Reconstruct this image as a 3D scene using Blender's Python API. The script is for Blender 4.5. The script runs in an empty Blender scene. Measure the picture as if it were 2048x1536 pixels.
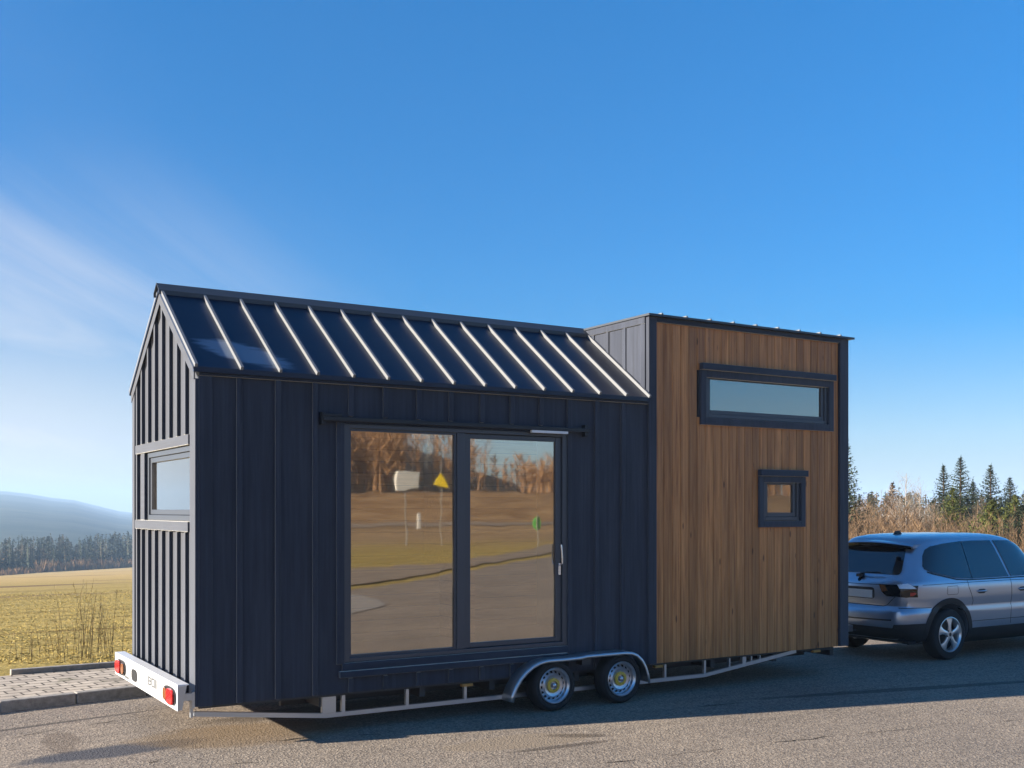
import bpy, bmesh, math, random
from mathutils import Vector, Matrix, noise
from mathutils.bvhtree import BVHTree
from mathutils.geometry import delaunay_2d_cdt
random.seed(7)
S = bpy.context.scene
COL = S.collection
R = math.radians

# ------------------------------------------------------------------ camera
cam = bpy.data.cameras.new("camera")
cam.sensor_width = 36.0
cam.lens = 2167.1 / 2048 * 36
cam.shift_y = 251.1 / 2048
cam.clip_start = 0.1
cam.clip_end = 20000
camo = bpy.data.objects.new("camera", cam)
COL.objects.link(camo)
camo.location = (-2.616, -9.52, 2.09)
camo.rotation_euler = (R(90), 0, 1.0207 - R(90))
S.camera = camo

# ------------------------------------------------------------------ world and sun
SUN_EL = R(16.6)
SUN_TRAVEL = Vector((1.0, -0.245, 0.0)).normalized()
sun_dir = -SUN_TRAVEL * math.cos(SUN_EL) + Vector((0, 0, math.sin(SUN_EL)))
W = bpy.data.worlds.new("World")
S.world = W
W.use_nodes = True
nt = W.node_tree
nt.nodes.clear()
def N(t, typ, **kw):
    n = t.nodes.new(typ)
    for k, v in kw.items():
        if k.startswith('i_'):
            key = k[2:]
            n.inputs[int(key) if key.isdigit() else key].default_value = v
        else:
            setattr(n, k, v)
    return n
def L(t, a, b): t.links.new(a, b)
sky = N(nt, 'ShaderNodeTexSky', sky_type='NISHITA', sun_disc=False, sun_elevation=SUN_EL,
        sun_rotation=math.atan2(sun_dir.x, sun_dir.y), altitude=300, air_density=1.0, dust_density=0.35, ozone_density=3.0)
hsv = N(nt, 'ShaderNodeHueSaturation', i_Hue=0.5, i_Saturation=1.68, i_Value=1.2)
L(nt, sky.outputs[0], hsv.inputs['Color'])
tc = N(nt, 'ShaderNodeTexCoord')
sep = N(nt, 'ShaderNodeSeparateXYZ'); L(nt, tc.outputs['Generated'], sep.inputs[0])
gr = N(nt, 'ShaderNodeValToRGB'); e_ = gr.color_ramp.elements      # clear winter air: less glare towards the horizon
e_[0].position = 0.0; e_[0].color = (.38, .40, .54, 1); e_[1].position = .42; e_[1].color = (.86, .90, 1.0, 1)
e2 = e_.new(.2); e2.color = (.72, .69, .82, 1)
L(nt, sep.outputs[2], gr.inputs[0])
skm = N(nt, 'ShaderNodeMix', data_type='RGBA', blend_type='MULTIPLY'); skm.inputs[0].default_value = 1.0
L(nt, hsv.outputs[0], skm.inputs[6]); L(nt, gr.outputs[0], skm.inputs[7])
def M(t, op, a, b=None, c=None, clamp=False):
    n = N(t, 'ShaderNodeMath', operation=op, use_clamp=clamp)
    for i, v in enumerate((a, b, c)):
        if v is None: continue
        if isinstance(v, (int, float)): n.inputs[i].default_value = v
        else: L(t, v, n.inputs[i])
    return n.outputs[0]
def ss(t, v, a, b, lo=0.0, hi=1.0):
    n = N(t, 'ShaderNodeMapRange', interpolation_type='SMOOTHSTEP')
    n.inputs['From Min'].default_value = a; n.inputs['From Max'].default_value = b
    n.inputs['To Min'].default_value = lo; n.inputs['To Max'].default_value = hi
    L(t, v, n.inputs['Value']); return n.outputs[0]
zc = M(nt, 'ADD', M(nt, 'MAXIMUM', sep.outputs[2], 0.0), 0.055)
cx = M(nt, 'DIVIDE', sep.outputs[0], zc); cy = M(nt, 'DIVIDE', sep.outputs[1], zc)
comb = N(nt, 'ShaderNodeCombineXYZ'); L(nt, cx, comb.inputs[0]); L(nt, cy, comb.inputs[1])
mp = N(nt, 'ShaderNodeMapping'); L(nt, comb.outputs[0], mp.inputs[0])
mp.inputs['Rotation'].default_value = (0, 0, R(-58))
mp_b = N(nt, 'ShaderNodeMapping'); L(nt, mp.outputs[0], mp_b.inputs[0]); mp_b.inputs['Scale'].default_value = (0.16, 0.62, 1)
n1 = N(nt, 'ShaderNodeTexNoise', i_Scale=1.0, i_Detail=9, i_Roughness=0.58, i_Distortion=0.7)
L(nt, mp_b.outputs[0], n1.inputs['Vector'])
wisps = ss(nt, n1.outputs[0], 0.28, 0.66)
az = M(nt, 'ADD', M(nt, 'MULTIPLY', sep.outputs[0], -0.9), M(nt, 'MULTIPLY', sep.outputs[1], 0.42))   # how far towards the sun's side
azm = ss(nt, az, -0.06, 0.34)
elm = ss(nt, sep.outputs[2], 0.12, 0.33, 1.0, 0.05)
cm = M(nt, 'MULTIPLY', M(nt, 'MULTIPLY', wisps, azm), elm)
low = M(nt, 'MULTIPLY', ss(nt, sep.outputs[2], 0.0, 0.24, 1.0, 0.0), M(nt, 'ADD', M(nt, 'MULTIPLY', azm, 0.86), 0.04))   # milky band above the horizon
cm2 = M(nt, 'MAXIMUM', M(nt, 'MULTIPLY', cm, 0.95), low, clamp=True)
mix = N(nt, 'ShaderNodeMix', data_type='RGBA')
L(nt, cm2, mix.inputs[0]); L(nt, skm.outputs[2], mix.inputs[6]); mix.inputs[7].default_value = (4.75, 4.75, 4.95, 1)
bg = N(nt, 'ShaderNodeBackground', i_Strength=0.05)
L(nt, mix.outputs[2], bg.inputs[0])
wo = N(nt, 'ShaderNodeOutputWorld'); L(nt, bg.outputs[0], wo.inputs[0])

sl = bpy.data.lights.new("sun", 'SUN')
sl.energy = 5.0; sl.angle = R(0.53); sl.color = (1.0, 0.90, 0.77)
slo = bpy.data.objects.new("sun", sl); COL.objects.link(slo)
slo.rotation_euler = sun_dir.to_track_quat('Z', 'Y').to_euler()
slo.location = (-20, 5, 12)

S.view_settings.view_transform = 'Standard'
S.view_settings.look = 'None'
S.view_settings.exposure = 1.83
S.view_settings.gamma = 1.0
S.view_settings.use_curve_mapping = False
S.render.engine = 'CYCLES'
S.cycles.use_denoising = True
S.cycles.max_bounces = 8
S.cycles.volume_bounces = 0

# ------------------------------------------------------------------ materials
MATS = {}
def mat(name, col=(.5, .5, .5), rough=.6, metal=0.0, spec=0.5, coat=0.0):
    m = bpy.data.materials.new(name); m.use_nodes = True
    b = m.node_tree.nodes['Principled BSDF']
    b.inputs['Base Color'].default_value = (*col, 1); b.inputs['Roughness'].default_value = rough
    b.inputs['Metallic'].default_value = metal; b.inputs['Specular IOR Level'].default_value = spec
    b.inputs['Coat Weight'].default_value = coat
    MATS[name] = m
    return m
def tree(m): return m.node_tree, m.node_tree.nodes['Principled BSDF']
def coords(t, scale=(1, 1, 1), rot=(0, 0, 0)):
    c = N(t, 'ShaderNodeTexCoord'); p = N(t, 'ShaderNodeMapping')
    p.inputs['Scale'].default_value = scale; p.inputs['Rotation'].default_value = rot
    L(t, c.outputs['Object'], p.inputs[0]); return p.outputs[0]
def ramp(t, fac, stops):
    r = N(t, 'ShaderNodeValToRGB'); e = r.color_ramp.elements
    while len(e) < len(stops): e.new(0.5)
    for k, (p, c) in enumerate(stops):
        e[k].position = p; e[k].color = (*c, 1) if len(c) == 3 else c
    L(t, fac, r.inputs[0]); return r.outputs[0]
def noi(t, vec, sc, det=6, rough=.6, dist=0):
    n = N(t, 'ShaderNodeTexNoise', i_Scale=sc, i_Detail=det, i_Roughness=rough, i_Distortion=dist)
    L(t, vec, n.inputs['Vector']); return n.outputs[0]
def bump(t, b, h, strength=.3, dist=.01):
    n = N(t, 'ShaderNodeBump', i_Strength=strength, i_Distance=dist)
    L(t, h, n.inputs['Height']); L(t, n.outputs[0], b.inputs['Normal'])
def mixc(t, f, a, b_, mode='MIX'):
    n = N(t, 'ShaderNodeMix', data_type='RGBA', blend_type=mode)
    for i, v in ((0, f), (6, a), (7, b_)):
        if isinstance(v, (int, float)): n.inputs[i].default_value = v
        elif isinstance(v, tuple): n.inputs[i].default_value = (*v, 1)
        else: L(t, v, n.inputs[i])
    return n.outputs[2]

# dark painted timber boards
def painted(name, axis, base=(.034, .040, .057)):
    m = mat(name, base, .55, spec=.12); t, b = tree(m)
    b.inputs['Sheen Weight'].default_value = 1.0; b.inputs['Sheen Roughness'].default_value = .42; b.inputs['Sheen Tint'].default_value = (1, .97, .88, 1)   # sheen added to brighten the sunlit gable, strongest at grazing angles
    c = coords(t, axis)
    g = noi(t, c, 1.0, 8, .65)
    pc = ramp(t, g, [(.3, tuple(v * .72 for v in base)), (.7, tuple(v * 1.32 for v in base))])
    pc = mixc(t, 1.0, pc, ramp(t, noi(t, coords(t, (3, 3, .7)), 1.0, 6, .6), [(.3, (.82, .84, .88)), (.7, (1.18, 1.16, 1.12))]), 'MULTIPLY')
    L(t, pc, b.inputs['Base Color'])
    g2 = noi(t, c, 2.2, 6, .7)
    bump(t, b, g2, .25, .004)
    L(t, ss(t, g2, .3, .7, .42, .68), b.inputs['Roughness'])
    return m
painted('paint_upright', (26, 26, 1.1))
painted('paint_along', (1.1, 26, 26), (.023, .032, .052))
painted('paint_across', (26, 1.1, 26))
m = mat('roof_metal', (.028, .031, .038), .38, spec=.4); t, b = tree(m)
c = coords(t, (1, 1, 1)); g = noi(t, c, .9, 5)
# pale patch of reflected glare painted into the colour near the left end
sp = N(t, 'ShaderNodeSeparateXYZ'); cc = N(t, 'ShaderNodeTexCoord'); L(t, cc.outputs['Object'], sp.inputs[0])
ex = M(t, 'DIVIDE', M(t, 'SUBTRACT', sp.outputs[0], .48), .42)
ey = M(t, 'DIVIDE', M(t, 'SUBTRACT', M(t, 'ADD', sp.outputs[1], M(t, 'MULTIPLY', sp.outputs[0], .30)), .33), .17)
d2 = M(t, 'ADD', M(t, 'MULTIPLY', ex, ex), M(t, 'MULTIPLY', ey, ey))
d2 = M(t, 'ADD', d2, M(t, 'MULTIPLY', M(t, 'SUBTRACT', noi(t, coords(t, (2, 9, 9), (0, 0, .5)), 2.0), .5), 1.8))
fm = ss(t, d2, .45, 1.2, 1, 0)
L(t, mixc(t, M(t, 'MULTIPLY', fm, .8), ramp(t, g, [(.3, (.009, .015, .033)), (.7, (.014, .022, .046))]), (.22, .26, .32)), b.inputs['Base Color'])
L(t, ss(t, g, .3, .7, .32, .45), b.inputs['Roughness'])
m = mat('seam_sunlit', (.17, .175, .18), .45, spec=.5)  # same coating as the roof, colour lightened so the edges look sunlit
mat('ridge_metal', (.045, .05, .058), .4, spec=.5)
mat('soffit', (.03, .032, .035), .7)
# stained larch boards
m = mat('stained_wood', (.2, .1, .04), .5, spec=.35); t, b = tree(m)
cc = N(t, 'ShaderNodeTexCoord'); sp = N(t, 'ShaderNodeSeparateXYZ'); L(t, cc.outputs['Object'], sp.inputs[0])
bi = M(t, 'FLOOR', M(t, 'DIVIDE', M(t, 'SUBTRACT', sp.outputs[0], 5.103), .123))
wn = N(t, 'ShaderNodeTexWhiteNoise', noise_dimensions='1D'); L(t, bi, wn.inputs['W'])
off = N(t, 'ShaderNodeCombineXYZ'); L(t, M(t, 'MULTIPLY', bi, 3.7), off.inputs[2])
va = N(t, 'ShaderNodeVectorMath', operation='ADD'); L(t, cc.outputs['Object'], va.inputs[0]); L(t, off.outputs[0], va.inputs[1])
mp1 = N(t, 'ShaderNodeMapping'); mp1.inputs['Scale'].default_value = (30, 30, 1.0); L(t, va.outputs[0], mp1.inputs[0])
g = noi(t, mp1.outputs[0], 1.0, 9, .65, .6)
mp2 = N(t, 'ShaderNodeMapping'); mp2.inputs['Scale'].default_value = (7, 7, .8); L(t, va.outputs[0], mp2.inputs[0])
g2 = noi(t, mp2.outputs[0], 1.0, 5, .6)
cwood = ramp(t, g, [(.28, (.21, .080, .026)), (.45, (.44, .195, .066)), (.62, (.56, .27, .10)), (.8, (.68, .37, .15))])
cwood = mixc(t, 1.0, cwood, ramp(t, wn.outputs[0], [(0, (.78, .76, .74)), (1, (1.16, 1.14, 1.12))]), 'MULTIPLY')
cwood = mixc(t, 1.0, cwood, ramp(t, g2, [(.3, (.72, .68, .64)), (.7, (1.18, 1.15, 1.1))]), 'MULTIPLY')
# a few knots
mp3 = N(t, 'ShaderNodeMapping'); mp3.inputs['Scale'].default_value = (8.13, 8.13, 2.2); L(t, va.outputs[0], mp3.inputs[0])
vo = N(t, 'ShaderNodeTexVoronoi', i_Scale=1.0); L(t, mp3.outputs[0], vo.inputs['Vector'])
cwood = mixc(t, ss(t, vo.outputs['Distance'], .05, .13, .75, 0), cwood, (.045, .02, .01))
L(t, cwood, b.inputs['Base Color']); bump(t, b, g, .35, .003)
L(t, ss(t, g2, .3, .7, .38, .6), b.inputs['Roughness'])
# inside pine boards
m = mat('pine_inside', (.5, .3, .14), .5); t, b = tree(m)
cc = N(t, 'ShaderNodeTexCoord'); sp = N(t, 'ShaderNodeSeparateXYZ'); L(t, cc.outputs['Object'], sp.inputs[0])
bi = M(t, 'FLOOR', M(t, 'DIVIDE', sp.outputs[2], .14)); fr = M(t, 'FRACT', M(t, 'DIVIDE', sp.outputs[2], .14))
wn = N(t, 'ShaderNodeTexWhiteNoise', noise_dimensions='1D'); L(t, bi, wn.inputs['W'])
g = noi(t, coords(t, (1.2, 22, 22)), 1.3, 7, .6, .8)
cp = ramp(t, g, [(.3, (.36, .19, .085)), (.7, (.66, .43, .22))])
cp = mixc(t, 1.0, cp, ramp(t, wn.outputs[0], [(0, (.75, .72, .7)), (1, (1.1, 1.08, 1.05))]), 'MULTIPLY')
cp = mixc(t, ss(t, M(t, 'ABSOLUTE', M(t, 'SUBTRACT', fr, .5)), .455, .49), cp, (.09, .04, .015))
L(t, cp, b.inputs['Base Color'])
mat('floor_inside', (.22, .12, .065), .4)
mat('window_frame', (.055, .062, .075), .35, spec=.5)
mat('galvanised', (.52, .55, .58), .34, metal=.85)
m = mat('aluminium', (.72, .73, .74), .42, metal=.35); t, b = tree(m)
L(t, ramp(t, noi(t, coords(t, (5, 30, 5)), 2.0), [(.3, (.6, .61, .62)), (.7, (.8, .8, .8))]), b.inputs['Base Color'])
mat('black_steel', (.012, .013, .015), .45)
mat('chassis_dark', (.06, .06, .062), .6, metal=.4)
mat('orange_timber', (.45, .22, .05), .7)
mat('lens_red', (.55, .015, .012), .18, coat=.6)
mat('lens_amber', (.22, .075, .02), .2, coat=.6)
mat('lens_clear', (.8, .82, .85), .15, coat=1)
mat('label_grey', (.085, .09, .09), .6)
mat('tyre', (.014, .014, .015), .8)
mat('hub_yellow', (.62, .42, .06), .45)
mat('steel_wheel', (.55, .58, .62), .3, metal=.8)
mat('handle_silver', (.75, .76, .78), .25, metal=.9)
mat('white_plastic', (.75, .75, .73), .5)
mat('blue_plastic', (.25, .42, .75), .5)
m = mat('car_paint', (.42, .47, .55), .30, metal=.75, coat=.8)
t, b = tree(m); bump(t, b, noi(t, coords(t), 900, 2), .02, .0005)
mat('car_glass', (.006, .008, .012), .04, spec=.8, coat=.3)
mat('car_black', (.014, .015, .017), .5)
mat('car_gloss_black', (.008, .008, .009), .12)
mat('alloy', (.66, .68, .70), .3, metal=.85)
mat('plate_white', (.75, .75, .72), .4)
mat('plate_ink', (.02, .02, .02), .5)
mat('sign_white', (.5, .5, .47), .6)
mat('sign_yellow', (.85, .62, .02), .5)
mat('sign_green', (.12, .42, .08), .5)
mat('pole_grey', (.2, .19, .17), .6, metal=.2)
# coated double glazing: each face returns part of the light and lets the rest through
m = bpy.data.materials.new('glazing'); m.use_nodes = True; MATS['glazing'] = m; t = m.node_tree; t.nodes.clear()
o = N(t, 'ShaderNodeOutputMaterial'); mx = N(t, 'ShaderNodeMixShader'); tr = N(t, 'ShaderNodeBsdfTransparent'); gl = N(t, 'ShaderNodeBsdfGlossy')
tr.inputs[0].default_value = (.97, .93, .86, 1); gl.inputs[0].default_value = (1, .94, .86, 1); gl.inputs['Roughness'].default_value = 0.02
bn = N(t, 'ShaderNodeBump', i_Strength=.05, i_Distance=.02); L(t, noi(t, coords(t), 1.4, 2), bn.inputs['Height']); L(t, bn.outputs[0], gl.inputs['Normal'])
fz = N(t, 'ShaderNodeFresnel', i_IOR=1.5)
L(t, M(t, 'ADD', M(t, 'MULTIPLY', fz.outputs[0], 1.6), .24, clamp=True), mx.inputs[0])
L(t, tr.outputs[0], mx.inputs[1]); L(t, gl.outputs[0], mx.inputs[2]); L(t, mx.outputs[0], o.inputs[0])

# asphalt with stones, stains and patches of its own
def asphalt(name, c0, c1, c2, stain=False):
    m = mat(name, c1, .88, spec=.25); t, b = tree(m)
    c = coords(t)
    v = N(t, 'ShaderNodeTexVoronoi', i_Scale=105.0); L(t, c, v.inputs['Vector'])
    v2 = N(t, 'ShaderNodeTexVoronoi', i_Scale=48.0); L(t, c, v2.inputs['Vector'])
    sv = N(t, 'ShaderNodeSeparateColor'); L(t, v.outputs['Color'], sv.inputs[0])
    sv2 = N(t, 'ShaderNodeSeparateColor'); L(t, v2.outputs['Color'], sv2.inputs[0])
    f = M(t, 'ADD', M(t, 'MULTIPLY', sv.outputs[0], .55), M(t, 'MULTIPLY', sv2.outputs[1], .45))
    col = ramp(t, f, [(.12, c0), (.5, c1), (.88, c2)])
    col = mixc(t, 1.0, col, ramp(t, noi(t, c, .35, 6, .65), [(.3, (.80, .80, .82)), (.7, (1.16, 1.13, 1.08))]), 'MULTIPLY')
    col = mixc(t, 1.0, col, ramp(t, noi(t, coords(t, (.5, 3.5, 1), (0, 0, -.1)), 1.6, 6, .7), [(.3, (.86, .86, .86)), (.65, (1.08, 1.06, 1.04))]), 'MULTIPLY')
    if stain:
        cc = N(t, 'ShaderNodeTexCoord'); sp = N(t, 'ShaderNodeSeparateXYZ'); L(t, cc.outputs['Object'], sp.inputs[0])
        def blob(x, y, rx, ry, rot, colr, amount, edge=.9, ns=2.4):
            ca, sa = math.cos(rot), math.sin(rot)
            dx = M(t, 'SUBTRACT', sp.outputs[0], x); dy = M(t, 'SUBTRACT', sp.outputs[1], y)
            u = M(t, 'DIVIDE', M(t, 'ADD', M(t, 'MULTIPLY', dx, ca), M(t, 'MULTIPLY', dy, sa)), rx)
            w = M(t, 'DIVIDE', M(t, 'SUBTRACT', M(t, 'MULTIPLY', dy, ca), M(t, 'MULTIPLY', dx, sa)), ry)
            d = M(t, 'ADD', M(t, 'MULTIPLY', u, u), M(t, 'MULTIPLY', w, w))
            d = M(t, 'ADD', d, M(t, 'MULTIPLY', M(t, 'SUBTRACT', noi(t, c, ns, 7, .7), .5), 1.6))
            return M(t, 'MULTIPLY', ss(t, d, 1 - edge * .5, 1 + edge * .35, 1, 0), amount), colr
        for a in [(-.62, .27, .80, .24, .10, (.05, .053, .064), .9), (-.98, .9, .16, .5, -.1, (.075, .052, .036), .4),
                  (.55, .35, 1.0, .55, -.15, (.20, .135, .07), .55), (2.55, -1.25, .75, .27, -.12, (.24, .19, .135), .8, .3, 1.2),
                  (2.75, -1.60, .55, .06, -.05, (.045, .034, .026), .6, 1.3, 9), (3.15, -1.3, .3, .09, -.5, (.045, .034, .026), .55, 1.4, 9),
                  (8.0, -1.2, 2.2, .10, -.22, (.035, .03, .026), .6, .8, 4), (-2.0, 1.6, 2.4, .05, .22, (.04, .035, .032), .7, .8, 5),
                  (1.5, 1.2, 1.2, .25, .1, (.06, .045, .03), .6)]:
            f_, cr = blob(*a)
            col = mixc(t, f_, col, cr)
    L(t, col, b.inputs['Base Color'])
    h = M(t, 'ADD', v.outputs['Distance'], M(t, 'MULTIPLY', v2.outputs['Distance'], 1.5))
    bump(t, b, h, .5, .006)
    return m
asphalt('asphalt', (.12, .098, .078), (.225, .19, .153), (.37, .315, .25), True)
asphalt('asphalt_far', (.14, .11, .08), (.24, .195, .145), (.34, .28, .21))
asphalt('crack_dirt', (.015, .012, .01), (.03, .024, .018), (.06, .045, .03))
# concrete pavers
m = mat('pavers', (.35, .3, .24), .85); t, b = tree(m)
br = N(t, 'ShaderNodeTexBrick', i_Scale=1.0); br.inputs['Brick Width'].default_value = .24; br.inputs['Row Height'].default_value = .18
br.inputs['Mortar Size'].default_value = .012; br.offset = .5
br.inputs['Color1'].default_value = (.52, .45, .36, 1); br.inputs['Color2'].default_value = (.38, .325, .26, 1); br.inputs['Mortar'].default_value = (.06, .045, .03, 1)
cw = N(t, 'ShaderNodeVectorMath', operation='ADD'); 
nw = N(t, 'ShaderNodeTexNoise', i_Scale=3.0); L(t, coords(t), nw.inputs['Vector'])
nsb = N(t, 'ShaderNodeVectorMath', operation='MULTIPLY'); L(t, nw.outputs['Color'], nsb.inputs[0]); nsb.inputs[1].default_value = (.05, .05, 0)
L(t, coords(t, rot=(0, 0, -.12)), cw.inputs[0]); L(t, nsb.outputs[0], cw.inputs[1]); L(t, cw.outputs[0], br.inputs['Vector'])
cpv = mixc(t, 1.0, br.outputs[0], ramp(t, noi(t, coords(t), 6, 6, .7), [(.3, (.72, .7, .68)), (.7, (1.15, 1.12, 1.08))]), 'MULTIPLY')
cpv = mixc(t, ss(t, noi(t, coords(t), 1.7, 5, .7), .56, .68, 0, .7), cpv, (.10, .09, .035))
L(t, cpv, b.inputs['Base Color']); bump(t, b, br.outputs['Fac'], -.5, .01)
m = mat('kerb_stone', (.3, .28, .24), .85); t, b = tree(m)
L(t, ramp(t, noi(t, coords(t), 14, 8, .7), [(.3, (.17, .15, .125)), (.7, (.34, .31, .27))]), b.inputs['Base Color'])
# winter meadow
m = mat('meadow', (.3, .25, .08), .95, spec=.1); t, b = tree(m)
c = coords(t)
ns = noi(t, coords(t, (.05, .5, 1), (0, 0, .10)), 1.6, 8, .68)
nf = noi(t, c, 5.5, 8, .75)
col = ramp(t, nf, [(.25, (.12, .085, .022)), (.42, (.27, .205, .062)), (.58, (.40, .30, .098)), (.8, (.53, .40, .165))])
col = mixc(t, 1.0, col, ramp(t, ns, [(.30, (.55, .48, .42)), (.44, (.9, .88, .84)), (.5, (1, 1, 1)), (.7, (1.18, 1.1, 1.04))]), 'MULTIPLY')
spz = N(t, 'ShaderNodeSeparateXYZ'); cc = N(t, 'ShaderNodeTexCoord'); L(t, cc.outputs['Object'], spz.inputs[0])
farf = ss(t, M(t, 'ABSOLUTE', spz.outputs[1]), 30, 130)
col = mixc(t, M(t, 'MULTIPLY', farf, .65), col, (.54, .37, .165))
neg = ss(t, M(t, 'MULTIPLY', spz.outputs[1], -1.0), 34, 62)
col = mixc(t, M(t, 'MULTIPLY', neg, .85), col, mixc(t, ss(t, ns, .35, .6), (.13, .085, .05), (.36, .24, .13)))
scrub = M(t, 'MULTIPLY', ss(t, noi(t, coords(t, (.025, .07, 1), (0, 0, .1)), 1.0, 6, .6), .57, .63), ss(t, spz.outputs[1], 22, 45))
col = mixc(t, M(t, 'MULTIPLY', scrub, .75), col, (.14, .085, .05))
L(t, col, b.inputs['Base Color']); bump(t, b, M(t, 'ADD', nf, ns), .8, .08)
m = mat('brown_bank', (.2, .13, .07), .95, spec=.1); t, b = tree(m)
c = coords(t, (.3, 1, 1)); nb = noi(t, c, .8, 8, .7)
L(t, ramp(t, nb, [(.3, (.13, .075, .035)), (.55, (.25, .16, .08)), (.75, (.36, .25, .13))]), b.inputs['Base Color'])
m = mat('mountain_forest', (.035, .05, .03), 1, spec=0); t, b = tree(m)
L(t, ramp(t, noi(t, coords(t, (.004, .004, .004)), 1, 8, .7), [(.4, (.05, .07, .06)), (.62, (.11, .12, .09)), (.72, (.3, .28, .22))]), b.inputs['Base Color'])
def leafy(name, stops, sc=1.2, trans=0.0):
    m = mat(name, stops[0][1], .8, spec=.15); t, b = tree(m)
    L(t, ramp(t, noi(t, coords(t), sc, 4, .7), stops), b.inputs['Base Color'])
leafy('spruce_dark', [(.3, (.016, .026, .016)), (.7, (.05, .062, .032))], 2.5)
leafy('pine_green', [(.3, (.05, .065, .014)), (.7, (.15, .16, .04))], 2.5)
leafy('spruce_far', [(.3, (.014, .024, .018)), (.5, (.035, .045, .028)), (.62, (.09, .065, .036)), (.78, (.17, .105, .06))], .12)
leafy('dry_brush', [(.3, (.045, .03, .02)), (.45, (.10, .064, .038)), (.6, (.165, .105, .058)), (.8, (.30, .22, .13))], 1.3)
leafy('dry_brush_far', [(.3, (.13, .075, .04)), (.5, (.24, .14, .07)), (.75, (.36, .23, .12))], .15)
leafy('dry_grass', [(.3, (.25, .18, .05)), (.55, (.44, .33, .10)), (.8, (.58, .46, .18))], 3)
leafy('bark', [(.3, (.07, .045, .03)), (.7, (.16, .11, .08))], 6)
leafy('twig_bark', [(.3, (.13, .085, .055)), (.7, (.27, .19, .12))], 2)
leafy('birch_bark', [(.3, (.20, .17, .14)), (.7, (.38, .33, .28))], 3)
leafy('weed_stalk', [(.3, (.14, .10, .05)), (.7, (.32, .24, .12))], 6)

# ------------------------------------------------------------------ helpers
class MB:
    def __init__(s): s.v = []; s.f = []
    def add(s, vs, fs):
        o = len(s.v); s.v += [tuple(v) for v in vs]; s.f += [tuple(i + o for i in f) for f in fs]
    def box(s, x0, x1, y0, y1, z0, z1):
        s.add([(x0, y0, z0), (x1, y0, z0), (x1, y1, z0), (x0, y1, z0), (x0, y0, z1), (x1, y0, z1), (x1, y1, z1), (x0, y1, z1)],
              [(0, 3, 2, 1), (4, 5, 6, 7), (0, 1, 5, 4), (1, 2, 6, 5), (2, 3, 7, 6), (3, 0, 4, 7)])
        return s
    def prism(s, poly, axis, a, b):   # poly in the plane of the two other axes
        def P(p, q):
            return (q, p[0], p[1]) if axis == 'x' else (p[0], q, p[1]) if axis == 'y' else (p[0], p[1], q)
        n = len(poly)
        vs = [P(p, a) for p in poly] + [P(p, b) for p in poly]
        s.add(vs, [tuple(range(n)), tuple(range(2 * n - 1, n - 1, -1))] + [(i, (i + 1) % n, n + (i + 1) % n, n + i) for i in range(n)])
        return s
    def tube(s, pts, r, n=8, closed=False):
        pts = [Vector(p) for p in pts]; rs = r if isinstance(r, (list, tuple)) else [r] * len(pts)
        base = len(s.v); k = len(pts); ref = None
        for i, p in enumerate(pts):
            a = pts[(i - 1) % k] if (i > 0 or closed) else p; c = pts[(i + 1) % k] if (i < k - 1 or closed) else p
            d = (c - a).normalized()
            if ref is None: ref = Vector((0, 0, 1)) if abs(d.z) < .9 else Vector((1, 0, 0))
            u = d.cross(ref).normalized(); w = u.cross(d).normalized(); ref = w
            for j in range(n):
                an = 2 * math.pi * j / n
                s.v.append(tuple(p + (u * math.cos(an) + w * math.sin(an)) * rs[i]))
        for i in range(k if closed else k - 1):
            for j in range(n):
                a = base + i * n + j; b_ = base + i * n + (j + 1) % n; i2 = (i + 1) % k
                s.f.append((a, b_, base + i2 * n + (j + 1) % n, base + i2 * n + j))
        if not closed:
            s.f.append(tuple(base + j for j in range(n - 1, -1, -1))); s.f.append(tuple(base + (k - 1) * n + j for j in range(n)))
        return s
    def bar(s, p, q, w, h):           # rectangular bar between two points in an XZ plane, depth w (y), height h
        p = Vector(p); q = Vector(q); d = (q - p).normalized(); n = Vector((-d.z, 0, d.x)) * h / 2; y = Vector((0, w / 2, 0))
        s.add([p - n - y, p - n + y, p + n + y, p + n - y, q - n - y, q - n + y, q + n + y, q + n - y],
              [(0, 1, 2, 3), (7, 6, 5, 4), (0, 4, 5, 1), (1, 5, 6, 2), (2, 6, 7, 3), (3, 7, 4, 0)])
        return s
    def lathe(s, prof, c, n=48, skip=None, axis='y'):   # profile (radius, offset along axis)
        o = len(s.v); k = len(prof)
        for j in range(n):
            an = 2 * math.pi * j / n
            for r, h in prof: s.v.append((c[0] + r * math.cos(an), c[1] + h, c[2] + r * math.sin(an)))
        for j in range(n):
            for i in range(k - 1):
                if skip and skip(i, j): continue
                a = o + j * k + i; b_ = o + ((j + 1) % n) * k + i
                s.f.append((a, a + 1, b_ + 1, b_))
        return s
    def build(s, name, m, parent=None, smooth=False, bevel=0, fix=True):
        me = bpy.data.meshes.new(name); me.from_pydata(s.v, [], s.f); me.update()
        if fix:
            bm = bmesh.new(); bm.from_mesh(me); bmesh.ops.recalc_face_normals(bm, faces=bm.faces)
            bm.to_mesh(me); bm.free()
        ob = bpy.data.objects.new(name, me); COL.objects.link(ob)
        me.materials.append(MATS[m] if isinstance(m, str) else m)
        if smooth:
            for p in me.polygons: p.use_smooth = True
            if smooth == 'auto':
                try: me.set_sharp_from_angle(angle=R(35))
                except Exception: pass
        if bevel:
            bv = ob.modifiers.new('bevel', 'BEVEL'); bv.width = bevel; bv.segments = 2; bv.limit_method = 'ANGLE'
        if parent: ob.parent = parent
        return ob
def empty(name, loc=(0, 0, 0), parent=None):
    o = bpy.data.objects.new(name, None); COL.objects.link(o); o.location = loc
    if parent: o.parent = parent
    return o
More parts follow.
